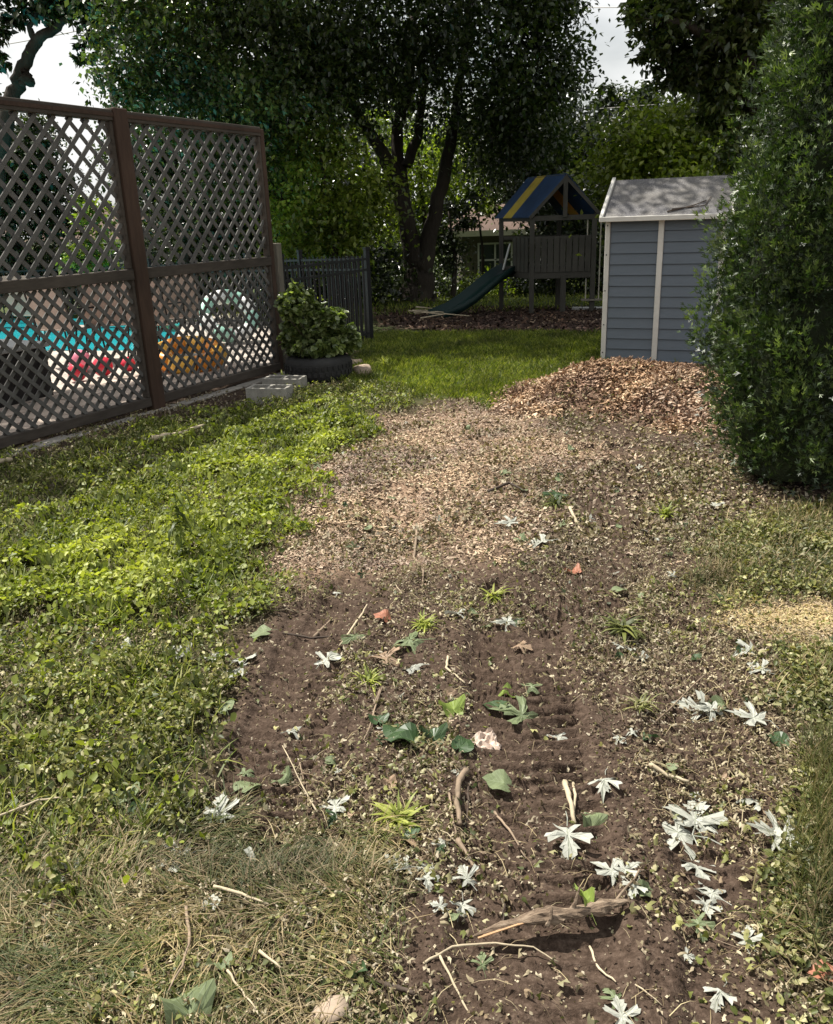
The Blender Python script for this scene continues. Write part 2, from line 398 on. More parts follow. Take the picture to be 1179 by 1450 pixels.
def veined(name, c, vein, tr=.15, rough=.55):
    n = N(name); g = n.coord('Object'); sep = n.new('ShaderNodeSeparateXYZ'); n.l(g, sep.inputs[0])
    ax = n.math('ABSOLUTE', sep.outputs[0]); mid = n.math('LESS_THAN', ax, .012)
    q = n.math('SUBTRACT', sep.outputs[1], n.math('MULTIPLY', ax, .8)); sw = n.math('FRACT', n.math('MULTIPLY', q, 7.0)); sl = n.math('LESS_THAN', sw, .10)
    v = n.math('MAXIMUM', mid, sl)
    f = n.noise(3.2, 4); col = n.ramp(f, [(.3, tuple(x*.75 for x in c)), (.7, tuple(min(1, x*1.15) for x in c))])
    col = n.mix(n.math('MULTIPLY', v, .55), col, vein); n.bump(v, .3, .01); n.base(col, rough, .35)
    t_ = n.new('ShaderNodeBsdfTranslucent'); n.l(col, t_.inputs[0]); ms = n.new('ShaderNodeMixShader'); ms.inputs[0].default_value = tr
    n.l(n.b.outputs[0], ms.inputs[1]); n.l(t_.outputs[0], ms.inputs[2]); n.l(ms.outputs[0], n.out.inputs[0]); return n.m
M['leaf_white'] = veined('silver_leaf_underside', (.41, .415, .36), (.22, .25, .18))
M['leaf_palegreen'] = veined('pale_green_leaf', (.18, .22, .11), (.28, .33, .21), .25)
M['leaf_green'] = veined('dark_green_leaf', (.040, .075, .028), (.10, .15, .07), .2, .4)
M['leaf_lime'] = veined('lime_leaf', (.22, .30, .06), (.32, .38, .13), .3)
M['leaf_brown'] = veined('tan_dead_leaf', (.34, .24, .16), (.25, .17, .11))
M['leaf_red'] = veined('orange_red_leaf', (.36, .15, .09), (.25, .09, .05))

# ------------------------------------------------------------------ ground sheet
def axis(core, step, lo, hi, g=1.12):
    a = list(np.arange(core[0], core[1]+1e-6, step))
    s = step; x = a[0]
    left = []
    while x > lo: s *= g; x -= s; left.append(x)
    s = step; x = a[-1]; right = []
    while x < hi: s *= g; x += s; right.append(x)
    return np.array(left[::-1]+a+right)
gx = axis((-.55, 1.15), .0095, -160, 160, 1.05)
ys = [1.0]; s_ = .0062
while ys[-1] < 400:
    if ys[-1] > 2.2: s_ = max(.0062, .0062*(ys[-1]/2.2)**2.3)
    if ys[-1] > 14: s_ = ys[-1]*.05
    ys.append(ys[-1]+s_)
gy = np.array([-60, -30, -12, -5, -2, -.8, 0, .5, .8, .92]+ys)
GX, GY = np.meshgrid(gx, gy); x = GX.ravel(); y = GY.ravel()
POOL = [at(-420, 502)[:2], at(238, 500)[:2], at(262, 446)[:2], at(-300, 450)[:2]]
zz = gz(x, y)
# hollow under the pool
pm = inside(np.array(POOL), x, y, .05, 0); zz = zz-.9*pm
nx_, ny_ = len(gx), len(gy)
idx = np.arange(nx_*ny_).reshape(ny_, nx_)
Fq = np.stack([idx[:-1, :-1].ravel(), idx[:-1, 1:].ravel(), idx[1:, 1:].ravel(), idx[1:, :-1].ravel()], 1)
def zone(k, x, y, soft=.12, jit=.12): return inside(Z[k], x, y, soft, jit)
weedm = np.maximum(zone('weed', x, y, .15, .15), np.maximum(zone('right', x, y), zone('right2', x, y)))
far = sstep(10.5, 12, y)
lawnm = np.clip(np.maximum(zone('lawn', x, y), far), 0, 1)
att = {'weedm': ('POINT', weedm), 'lawnm': ('POINT', lawnm), 'chipm': ('POINT', np.maximum(zone('chip', x, y, .3, .2), np.clip(pile_h(x, y)/.02, 0, 1)*(1-.8*inside(SCAR, x, y, .1, .15)))),
       'pilem': ('POINT', np.clip(pile_h(x, y)/.05, 0, 1)*(1-.8*inside(SCAR, x, y, .1, .15))), 'mulchm': ('POINT', zone('mulch', x, y, .3, .2)),
       'longm': ('POINT', zone('long', x, y)), 'strawm': ('POINT', zone('straw', x, y, .15, .15))}
me = mesh_np('ground', np.stack([x, y, zz], 1), Fq, att, True)
n = N('yard_ground')
fine = n.noise(55, 6, .7); midn = n.noise(7, 5, .6); big = n.noise(1.2, 3)
soil = n.ramp(fine, [(.30, (.016, .010, .006)), (.50, (.054, .036, .026)), (.70, (.122, .088, .066))])
soil = n.mix(n.ramp(midn, [(.35, (0, 0, 0)), (.7, (.4, .4, .4))]), soil, (.085, .058, .042))
under = n.ramp(midn, [(.3, (.030, .034, .012)), (.7, (.075, .075, .028))])
chipc = n.ramp(fine, [(.3, (.12, .075, .05)), (.7, (.36, .25, .17))])
pilec = n.ramp(fine, [(.3, (.08, .04, .025)), (.7, (.26, .14, .09))])
lawnc = n.ramp(n.noise(30, 5, .7), [(.3, (.022, .034, .010)), (.7, (.08, .10, .028))])
mulchc = n.ramp(fine, [(.3, (.018, .011, .009)), (.7, (.065, .038, .029))])
strawc = n.ramp(fine, [(.3, (.20, .145, .09)), (.7, (.46, .36, .25))])
longc = n.ramp(fine, [(.3, (.018, .015, .009)), (.7, (.07, .055, .034))])
c = soil
for a_, k_ in (('weedm', under), ('longm', longc), ('chipm', chipc), ('pilem', pilec), ('strawm', strawc), ('lawnm', lawnc), ('mulchm', mulchc)):
    c = n.mix(n.attr(a_), c, k_)
hh = n.math('ADD', n.noise(140, 3, .6), n.math('MULTIPLY', n.noise(30, 4, .6), 2.2))
n.bump(hh, .7, .006); gm = n.base(c, .95, .15)
tag(link('ground', me, gm), kind='structure', label='yard ground of bare dark soil, weeds and lawn')

# ------------------------------------------------------------------ scatter
def basis(N_, tilt, head=None, yaw_out=None):
    """random frames: heading about z, tilted by up to tilt (radians, sigma)"""
    a = rng.uniform(0, 2*math.pi, N_) if head is None else head
    ca, sa = np.cos(a), np.sin(a); o = np.zeros(N_); i = np.ones(N_)
    Rz = np.stack([np.stack([ca, -sa, o], 1), np.stack([sa, ca, o], 1), np.stack([o, o, i], 1)], 1)
    t = rng.normal(0, 1, N_)*tilt; p = rng.normal(0, 1, N_)*tilt
    ct, st = np.cos(t), np.sin(t)
    Rx = np.stack([np.stack([i, o, o], 1), np.stack([o, ct, -st], 1), np.stack([o, st, ct], 1)], 1)
    cp, sp = np.cos(p), np.sin(p)
    Ry = np.stack([np.stack([cp, o, sp], 1), np.stack([o, i, o], 1), np.stack([-sp, o, cp], 1)], 1)
    return Rz@Rx@Ry
def pitchframes(N_, pitch, head=None):
    """frames whose local +Y points up from horizontal by pitch"""
    a = rng.uniform(0, 2*math.pi, N_) if head is None else head
    ca, sa = np.cos(a), np.sin(a); cp, sp = np.cos(pitch), np.sin(pitch); o = np.zeros(N_); i = np.ones(N_)
    Rz = np.stack([np.stack([ca, -sa, o], 1), np.stack([sa, ca, o], 1), np.stack([o, o, i], 1)], 1)
    Rx = np.stack([np.stack([i, o, o], 1), np.stack([o, cp, -sp], 1), np.stack([o, sp, cp], 1)], 1)
    return Rz@Rx
def instmesh(name, T, TF, P, Rm, S, tint):
    T = np.asarray(T, float); TF = np.asarray(TF, int); n_ = len(P)
    if np.ndim(S) == 1: S = np.stack([S]*3, 1)
    V = T[None]*S[:, None, :]
    V = np.einsum('nij,nvj->nvi', Rm, V)+P[:, None, :]
    Fc = (TF[None]+(np.arange(n_)*len(T))[:, None, None]).reshape(-1, TF.shape[1])
    return mesh_np(name, V.reshape(-1, 3), Fc, {'tint': ('FACE', np.repeat(tint, len(TF)))})
# templates, length 1 along +Y
DIAMOND = ([(0, 0, 0), (-.3, .45, .07), (0, 1, -.06), (.3, .45, .07)], [(0, 2, 1), (0, 3, 2)])
OVAL = ([(0, 0, -.02), (-.36, .33, .08), (-.26, .75, .06), (0, 1, -.05), (.28, .75, .05), (.36, .33, .08)], [(0, 3, 1), (1, 3, 2), (0, 5, 3), (5, 4, 3)])
CURLED = ([(0, 0, 0), (-.27, .28, .22), (-.24, .70, .28), (.03, 1, .05), (.22, .74, .12), (.30, .3, .24)], [(0, 3, 1), (1, 3, 2), (0, 5, 3), (5, 4, 3)])
FLAKE = ([(-.5, 0, 0), (.45, .08, .05), (.35, 1, -.04), (-.4, .85, .10)], [(0, 1, 2), (0, 2, 3)])
SLAB = ([(-.5, 0, .4), (.5, .1, .5), (.38, 1, .4), (-.4, .86, .6), (-.5, 0, -.1), (.5, .1, 0), (.38, 1, 0), (-.4, .86, 0)], [(0, 1, 2), (0, 2, 3), (4, 5, 1), (4, 1, 0), (5, 6, 2), (5, 2, 1)])
CLOD = ([(-.5, -.4, 0), (.5, -.45, 0), (.42, .5, 0), (-.45, .42, 0), (.05, .02, .8)], [(0, 1, 4), (1, 2, 4), (2, 3, 4), (3, 0, 4)])
TUFT = ([(-.5, 0, 0), (.5, 0, 0), (.12, .6, .03), (0, 1, -.12)], [(0, 1, 2), (0, 2, 3)])
BLADE = ([(-.5, 0, 0), (.5, 0, 0), (-.42, .4, .06), (.42, .4, .06), (-.28, .75, -.02), (.28, .75, -.02), (0, 1, -.14)],
         [(0, 1, 3), (0, 3, 2), (2, 3, 5), (2, 5, 4), (4, 5, 6)])
SHRED = ([(-.20, 0, 0), (.10, .06, .10), (.33, .34, -.06), (.04, .50, .14), (.20, 1, .0), (-.16, .78, .16), (-.30, .40, -.04)], [(0, 1, 3), (1, 2, 3), (0, 3, 6), (6, 3, 5), (3, 4, 5)])
CHIP = ([(-.5, 0, 0), (.5, .1, 0), (.4, 1, 0), (-.35, .85, 0), (-.45, .02, .5), (.45, .12, .35), (.3, .9, .6), (-.35, .8, .35)],
        [(4, 5, 6), (4, 6, 7), (0, 1, 5), (0, 5, 4), (1, 2, 6), (1, 6, 5), (2, 3, 7), (2, 7, 6), (3, 0, 4), (3, 4, 7)])
def sample(n_, mask, x0, x1, y0, y1, ypow=0.):
    """n_ points in a box, kept with probability mask(x,y); density falls off with distance by ypow"""
    xs = []; ys_ = []; tot = 0; g = 0
    while tot < n_ and g < 60:
        g += 1; k = 60000
        u = rng.uniform(0, 1, k)
        if ypow == 0: yy = y0+(y1-y0)*u
        else:
            q = 1-ypow
            yy = (y0**q+(y1**q-y0**q)*u)**(1/q) if abs(q) > 1e-6 else y0*(y1/y0)**u
        xx = rng.uniform(x0, x1, k)
        px, py, D = proj(xx, yy, np.zeros(k))
        ok = (px > -150) & (px < W+150) & (py < H+160)
        m = ok & (rng.uniform(0, 1, k) < mask(xx, yy)); xs.append(xx[m]); ys_.append(yy[m]); tot += int(m.sum())
    return np.concatenate(xs)[:n_], np.concatenate(ys_)[:n_]
def stuff(name, label, T, n_, mask, box, ypow, size, mat, lift=(.0, .01), tilt=.35, pitch=None, aspect=(1, 1, 1), tpow=1., tintf=None, grow=0.):
    xx, yy = sample(n_, mask, *box, ypow); k = len(xx)
    S = rng.uniform(size[0], size[1], k)*(1+grow*(yy-2))
    Rm = basis(k, tilt) if pitch is None else pitchframes(k, rng.uniform(pitch[0], pitch[1], k))
    P = np.stack([xx, yy, gz(xx, yy)+rng.uniform(lift[0], lift[1], k)], 1)
    t = rng.uniform(0, 1, k)**tpow if tintf is None else np.clip(tintf(xx, yy, k), 0, 1)
    me = instmesh(name, T[0], T[1], P, Rm, S[:, None]*np.asarray(aspect)[None], t)
    return tag(link(name, me, mat), label, name.replace('_', ' '), kind='stuff')

def cl(x, y, s=30, f=4): return np.clip(.5+1.3*fbm(x*f, y*f, s, 3), 0, 1)
def bright(x, y):   # lime patch of the weeds
    c0 = at(230, 770)[:2]; c1 = at(420, 620)[:2]
    e = c1-c0; Ls = np.hypot(*e); e = e/Ls; t = np.clip((x-c0[0])*e[0]+(y-c0[1])*e[1], -.3, Ls)
    d = np.hypot(x-c0[0]-t*e[0], y-c0[1]-t*e[1]); return np.exp(-(d/.75)**2)
GAPP = poly([(-200, 880), (0, 868), (150, 850), (300, 875), (330, 900), (290, 960), (120, 950), (0, 965), (-200, 980)])
def mw(x, y): return zone('weed', x, y, .12, .2)*(1-.62*inside(GAPP, x, y, .2, .2))*(.45+.55*cl(x, y, 31, 2.2))*(.55+.45*np.clip(bright(x, y)*1.6, 0, 1))
def hump(x, y): return sstep(.35, .75, cl(x, y, 33, 5))
def stuffh(*a, hk=.05, **kw):
    """stuff() with the lift following small humps so that the mat is lumpy"""
    o = stuff(*a, **kw); v = np.empty(len(o.data.vertices)*3, np.float32); o.data.vertices.foreach_get('co', v); v = v.reshape(-1, 3)
    v[:, 2] += hk*hump(v[:, 0], v[:, 1]); o.data.vertices.foreach_set('co', v.ravel()); o.data.update(); return o
gapw = lambda x, y: np.clip(.12+1.5*sstep(.30, .62, cl(x, y, 34, 6)), 0, 1)
stuffh('creeping_weeds', 'bright green creeping weeds covering the ground beside the lattice fence', OVAL, 60000, lambda x, y: mw(x, y)*np.clip(.12+bright(x, y)*1.4, 0, 1)*gapw(x, y), (-6.5, 0, 1.3, 9.3), .5,
      (.012, .034), M['weed'], (.002, .04), .6, None, (1, 1, 1), tintf=lambda x, y, k: rng.uniform(0, 1, k)*.65+.45*bright(x, y)*cl(x, y, 8, 3)-.15*(1-hump(x, y)), grow=.03)
stuffh('dull_weeds', 'dull olive weeds and curled leaves mixed low along the left side', CURLED, 50000, lambda x, y: mw(x, y)*(1-.6*bright(x, y))*gapw(x, y), (-6.5, 0, 1.3, 9.3), 1.0,
      (.009, .026), M['weed_dull'], (.001, .035), .75, grow=.03)
stuff('weed_litter', 'dead leaf scraps lying between the weeds', SHRED, 15000, lambda x, y: zone('weed', x, y, .2, .2)*(.5+.5*inside(GAPP, x, y, .2, .2)), (-6.5, 0, 1.3, 9.3), 1.0, (.008, .026), M['litter'], (.001, .03), .8, aspect=(.75, 1, 1.3), tpow=.8, grow=.03)
stuff('weed_stems', 'thin grassy stems standing up among the weeds', BLADE, 9000, mw, (-6.5, 0, 1.3, 9.3), .9, (.05, .13), M['lawn'], (0, .02), pitch=(.2, 1.3), aspect=(.05, 1, 1))
stuff('right_weeds', 'clover and weeds at the right edge below the arborvitae', CURLED, 22000, lambda x, y: np.maximum(zone('right', x, y), zone('right2', x, y))*cl(x, y, 55, 3), (.4, 5, 1.2, 6.5), .7,
      (.012, .028), M['weed_dull'], (.002, .04), .5, grow=.03)
stuff('right_grass', 'grass mixed with leaf scraps along the right edge', BLADE, 16000, lambda x, y: np.maximum(zone('right', x, y), zone('right2', x, y))*cl(x, y, 56, 3), (.4, 5, 1.2, 6.5), .9,
      (.04, .10), M['longgrass'], (0, .01), pitch=(.1, 1.2), aspect=(.045, 1, 1), tpow=1.2)
stuff('lawn_grass', 'mown green grass in front of the playset and shed', TUFT, 60000, lambda x, y: zone('lawn', x, y)*(1-.8*np.clip(pile_h(x, y)*30, 0, 1))*(.5+.5*cl(x, y, 57, 1.5)), (-1.6, 5.5, 6.5, 13), 0, (.03, .085), M['lawn'], (0, .0), pitch=(.5, 1.5), aspect=(.12, 1, 1))
stuff('far_grass', 'shaded grass beyond the mulch bed', TUFT, 16000, lambda x, y: np.ones(x.shape)*(y > 17), (-6, 9, 17, 40), 0, (.08, .18), M['lawn'], (0, .0), pitch=(.5, 1.5), aspect=(.15, 1, 1))
# long matted grass bottom left: locally combed directions
xx, yy = sample(17000, lambda x, y: zone('long', x, y, .14, .2)*(.12+.88*cl(x, y, 61, 4)**1.3), -1.8, .3, 1.0, 2.6, 0.); k = len(xx)
hd = fbm(xx*3.2, yy*3.2, 66, 3)*7+rng.normal(0, .75, k)+1.0
S = rng.uniform(.04, .13, k)
me = instmesh('matted_grass', *BLADE, np.stack([xx, yy, gz(xx, yy)+rng.uniform(0, .012, k)], 1), pitchframes(k, np.abs(rng.normal(.18, .3, k)), hd), np.stack([rng.uniform(.0012, .0036, k), S, S], 1), np.clip(rng.uniform(0, 1, k)**1.2*.95+.5*(cl(xx, yy, 67, 4)-.5), 0, 1))
tag(link('matted_grass', me, M['longgrass']), 'long matted grass, half green and half straw, at the bottom left', 'long grass', kind='stuff')
xx, yy = sample(5200, lambda x, y: zone('tall', x, y, .06, .08), .3, 1.7, 1.2, 2.6, 0.); k = len(xx)
me = instmesh('tall_grass', *BLADE, np.stack([xx, yy, gz(xx, yy)], 1), pitchframes(k, rng.uniform(.5, 1.5, k)), np.stack([rng.uniform(.0014, .003, k), rng.uniform(.07, .19, k), np.full(k, .12)], 1), rng.uniform(0, .62, k))
tag(link('tall_grass', me, M['longgrass']), 'taller green grass tuft at the lower right edge', 'tall grass', kind='stuff')
stuff('grass_litter', 'shredded leaves caught in the matted grass', SHRED, 9000, lambda x, y: zone('long', x, y, .1, .1)*cl(x, y, 68, 4), (-1.8, .3, 1.0, 2.6), 0, (.006, .022), M['litter'], (.004, .03), .8, aspect=(.7, 1, 1.3), tpow=.7)
stuff('grass_weeds', 'green weed leaves growing through the matted grass', OVAL, 2600, lambda x, y: zone('long', x, y, .1, .1)*cl(x, y, 69, 3)**3, (-1.8, .3, 1.0, 2.6), 0, (.009, .021), M['weed_dull'], (.004, .03), .6, tpow=1.4)
# shredded litter over the soil
def ml(x, y):
    b = np.maximum.reduce([zone('bare', x, y, .1, .1), zone('bare2', x, y, .1, .1), zone('bare3', x, y, .1, .1), zone('bare4', x, y, .1, .1)])
    d = .62*(.15+.85*cl(x, y, 71, 3.3)**1.3)*(1-.86*b)+.60*zone('litter', x, y, .2, .2)*(.35+.65*cl(x, y, 72, 4))
    return np.clip(d, 0, 1)*(1-.6*zone('weed', x, y))*(1-.9*zone('lawn', x, y))*(1-.65*zone('bare5', x, y, .1, .1))
stuff('leaf_litter', 'shredded leaf litter scattered over the bare soil', SHRED, 48000, ml, (-4, 3.4, 1.1, 4.2), .6, (.006, .026), M['litter'], (0, .016), .75, aspect=(.7, 1, 1.3), tpow=.75)
stuff('far_litter', 'finer looking leaf litter farther up the yard', FLAKE, 42000, ml, (-4, 3.4, 4.0, 8.6), .6, (.008, .030), M['litter'], (0, .016), .75, aspect=(.7, 1, 1.3), tpow=.75)
stuff('leaf_crumbs', 'small pale crumbs of leaf and bark on the soil', FLAKE, 42000, lambda x, y: .7*ml(x, y)+.07, (-4, 3.4, 1.1, 6.5), 1.2, (.002, .008), M['litter'], (0, .003), .5, tpow=.6)
stuff('soil_clods', 'crumbly dark soil clods over the tracks', CLOD, 22000, lambda x, y: (1-.85*zone('weed', x, y))*(.05+.95*cl(x, y, 75, 3)**2)*(1-.9*track_k(x, y)), (-2.5, 3, 1.1, 5.5), 1.3, (.003, .012), gm, (-.002, .002), .5, aspect=(.9, 1, .8))
stuff('green_scraps', 'torn green leaf scraps lying over the tracks', SHRED, 9000, lambda x, y: ml(x, y)*cl(x, y, 74, 2.2), (-4, 3.4, 1.1, 7.5), 1.0, (.010, .030), M['weed_dull'], (.002, .022), .8, grow=.03)
stuff('dry_stems', 'thin dry stems and straw strewn over soil and grass', BLADE, 8000, lambda x, y: np.clip(ml(x, y)**2*.8+.04+.4*zone('long', x, y), 0, 1), (-3.4, 3, 1.1, 6.5), 1.3, (.03, .10), M['dry_stem'], (.001, .012), pitch=(-.1, .2), aspect=(.022, 1, 1.6))
# chips
stuff('wood_chips', 'trodden pale wood chips spread across the track', FLAKE, 62000, lambda x, y: np.clip(zone('chip', x, y, .4, .25)*(.25+.75*cl(x, y, 81, 3)), 0, 1), (-1.6, 2, 3.8, 8), .6, (.008, .026), M['chips'], (-.002, .008), .32, aspect=(.42, 1, .22), tpow=.8)
stuff('stray_chips', 'stray wood chips fallen around the pile', FLAKE, 9000, lambda x, y: .25*cl(x, y, 82, 3)*sstep(3.2, 5.2, y)*(1-zone('weed', x, y)), (-1.4, 2.9, 3.0, 8), .4, (.012, .035), M['chips'], (-.002, .006), .35, aspect=(.4, 1, .22), tpow=.8)
stuff('chip_pile', 'low heap of reddish fresh wood chips in front of the grey shed', SLAB, 30000, lambda x, y: np.clip(pile_h(x, y)/.03, 0, 1)*(1-.8*inside(SCAR, x, y, .08, .15)), (.2, 3.4, 5.4, 9), 0, (.018, .055), M['chips_pile'], (-.006, .022), .5, aspect=(.38, 1, .25), tpow=1.,
      tintf=lambda x, y, k: rng.uniform(0, 1, k)*(.40+.60*sstep(.25, .5, cl(x, y, 83, 1.6)))*(1-.75*inside(SCAR, x, y, .1, .15)))
stuff('straw_patch', 'patch of pale sawdust and straw at the right edge', FLAKE, 14000, lambda x, y: zone('straw', x, y, .12, .15), (.8, 4, 2.2, 4.2), 0, (.006, .022), M['straw'], (-.001, .006), .4, aspect=(.3, 1, .2))
stuff('mulch_bits', 'dark mulch and bark bits beneath the playset', FLAKE, 9000, lambda x, y: zone('mulch', x, y, .3, .2), (-3, 7, 12, 20), 0, (.03, .09), M['mulch'], (-.004, .012), .4, aspect=(.45, 1, .25), tpow=1.5)

# ------------------------------------------------------------------ trees
def crown_mesh(name, blobs, size, flat=.75, per=55, sub=.42, tint=(0, 1), T=DIAMOND):
    P = []; 
    for (cx, cy, cz, rx, ry, rz, n_) in blobs:
        k = max(4, int(n_/per))
        d = rng.normal(0, 1, (k, 3)); d /= np.linalg.norm(d, axis=1)[:, None]
        rr = rng.uniform(.15, 1, k)**.45
        C = d*rr[:, None]*np.array((rx, ry, rz))+np.array((cx, cy, cz))
        cnt = rng.uniform(.3, 1.7, k); cnt = (cnt/cnt.sum()*n_).astype(int)+1
        sg = sub*rng.uniform(.6, 1.35, k)*min(1, rx/1.5)
        idx_ = np.repeat(np.arange(k), cnt); q = rng.normal(0, 1, (len(idx_), 3))*sg[idx_][:, None]; q[:, 2] *= flat*.7
        q[:, 2] -= .25*(q[:, 0]**2+q[:, 1]**2)/np.maximum(sg[idx_], .05)
        P.append(C[idx_]+q)
    P = np.concatenate(P); k = len(P)
    g = base_h(P[:, 0], P[:, 1])+.03; P[:, 2] = np.maximum(P[:, 2], g)
    Rm = pitchframes(k, rng.normal(-.45, .55, k)); roll_ = rng.normal(0, .6, k); c_, s2 = np.cos(roll_), np.sin(roll_); o = np.zeros(k); i = np.ones(k)
    Ry = np.stack([np.stack([c_, o, s2], 1), np.stack([o, i, o], 1), np.stack([-s2, o, c_], 1)], 1)
    return instmesh(name, T[0], T[1], P, Rm@Ry, rng.uniform(size*.65, size*1.25, k), rng.uniform(tint[0], tint[1], k))
def curve_pts(pts, seg=5, wob=.03):
    out = []
    for i in range(len(pts)-1):
        a = np.array(pts[i]); b = np.array(pts[i+1])
        for k in range(seg):
            t = k/seg; q = a*(1-t)+b*t
            if 0 < i+k: q[:3] = q[:3]+rng.normal(0, 1, 3)*wob*q[3]
            out.append(q)
    out.append(np.array(pts[-1])); return out
def tree(name, label, cat, base, limbs, blobs, leaf, mat, bark, group=None, n=9, wob=.25, upper=(), **kw):
    bz = float(base_h(base[0], base[1])); t = thing(name, label, cat, (base[0], base[1], bz), 0, group)
    mb = MB(); off = np.array((base[0], base[1], bz, 0))
    for l_ in limbs:
        c_ = curve_pts(l_, 5, wob); mb.tube([tuple((q-off)[:3]) for q in c_], [q[3] for q in c_], n, True, .16)
    mb.build('trunk', bark, t, smooth=True)
    me = crown_mesh('crown', [(b[0]-base[0], b[1]-base[1], b[2]-bz, *b[3:]) for b in blobs], leaf, **kw) if False else None
    me = crown_mesh('crown', blobs, leaf, **kw)
    co = np.empty(len(me.vertices)*3, np.float32); me.vertices.foreach_get('co', co); co = co.reshape(-1, 3)-np.array((base[0], base[1], bz), np.float32)
    me.vertices.foreach_set('co', co.ravel()); me.update()
    link('crown', me, mat, t)
    if upper:  # oversized leaves added out of frame to cast shade
        me = crown_mesh('unseen_shade_crown', upper, leaf*2.0, **kw)
        co = np.empty(len(me.vertices)*3, np.float32); me.vertices.foreach_get('co', co); co = co.reshape(-1, 3)-np.array((base[0], base[1], bz), np.float32)
        me.vertices.foreach_set('co', co.ravel()); me.update(); link('unseen_shade_crown', me, mat, t)
    return t
def pb(px, py, Y, r, n_, ry=None, rz=None):
    """foliage blob centred where pixel (px,py) looks at distance Y"""
    c = atY(px, py, Y); return (c[0], c[1], c[2], r, ry or r, rz or r*.75, n_)
def pl(px, py, Y, r): c = atY(px, py, Y); return (c[0], c[1], c[2], r)
def gp(px, py): c = at(px, py); return (c[0], c[1])

YM = 23.0; mb0 = atY(592, 425, YM); mbz = float(base_h(0, YM))
def ml_(pts): return [(*(atY(px, py, YM+dy)), r) for px, py, dy, r in pts]
tree('silver_maple', 'huge dark maple with several spreading stems behind the lawn, left of the playset', 'tree', (mb0[0], YM),
     [[(mb0[0], YM, mbz-.2, .58), (mb0[0], YM, mbz+.5, .40), (*atY(592, 365, YM), .35)],
      ml_([(592, 385, 0, .30), (576, 320, 0, .23), (562, 255, 0, .20), (534, 205, -.3, .15), (498, 150, -.6, .14), (470, 80, -1, .08)]),
      ml_([(578, 330, 0, .2), (566, 250, .2, .17), (562, 180, .4, .15), (578, 120, .6, .15), (585, 20, 1, .1)]),
      ml_([(598, 385, 0, .28), (610, 325, 0, .20), (628, 250, 0, .17), (642, 185, 0, .14), (652, 100, 0, .10), (670, 0, .2, .08)]),
      ml_([(575, 235, 0, .14), (592, 190, .2, .12), (598, 130, .3, .09), (590, 60, .5, .07)]),
      ml_([(520, 260, .3, .10), (545, 262, .1, .12), (562, 268, 0, .14)])],
     [pb(560, -60, 23, 4.2, 13000, 4.0, 3.0), pb(420, 30, 21.5, 3.4, 8500, 3, 2.3), pb(690, 30, 21.5, 2.0, 7500, 2.5, 2.3), pb(560, 60, 22, 2.8, 6000, 2.5, 1.1), pb(770, 0, 21.5, .9, 2200, 1, 1),
      pb(745, 150, 22, 1.3, 4500, 1.6, 1.3), pb(705, 200, 24, 1.0, 2500, 1.3, .9), pb(330, 60, 21, 2.6, 7000, 2.4, 1.7), pb(765, 50, 21, 1.0, 3000, 1.2, 2.0), pb(450, 110, 21, 1.6, 3200, 2, .8),
      pb(620, 150, 25.5, 2.2, 1800, 1.5, .8)],
     .145, M['maple_crown'], M['bark'], wob=.1, upper=[(-1.2, 20.5, 10.5, 5, 3.5, 2.0, 19000), (.8, 19.8, 10.0, 3.0, 2.6, 1.5, 9000), (-3, 22, 13.5, 4.5, 3.5, 2, 6000)])  # upper: unseen foliage added to shade the playset and mulch
b2 = gp(402, 440)
tree('ash_tree', 'dark tall tree with a straight double trunk just right of the lattice fence', 'tree', (atY(403, 430, 21)[0], 21),
     [[(*atY(403, 440, 21), .32), (*atY(403, 330, 21), .26), (*atY(398, 200, 21), .2), (*atY(392, 90, 21), .14), (*atY(380, -40, 21), .08)],
      [(*atY(408, 330, 21), .2), (*atY(412, 210, 21.2), .15), (*atY(420, 120, 21.4), .1), (*atY(440, 20, 21.6), .06)]],
     [pb(330, 20, 19, 2.6, 8000, 2.5, 2.4), pb(230, 60, 18, 1.1, 3600, 1.3, 1.3), pb(400, 100, 19.5, 2.0, 3200, 2, 1.4), pb(300, 145, 18, 1.7, 4500, 1.6, .9), pb(270, -60, 18, 2.0, 5500, 2.5, 1.5), pb(190, 110, 17.5, .6, 900, .6, .5), pb(165, 105, 17, .5, 500, .5, .5), pb(345, 220, 19, 1.1, 1800, 1, 1.1)],
     .12, M['green_crown'], M['bark'], upper=[(-4.0, 14.8, 9.0, 2.6, 2.0, 1.1, 3200), (-1.2, 15.5, 9.6, 2.2, 1.6, 1.0, 2200)])  # upper: unseen limbs added to dapple the lawn
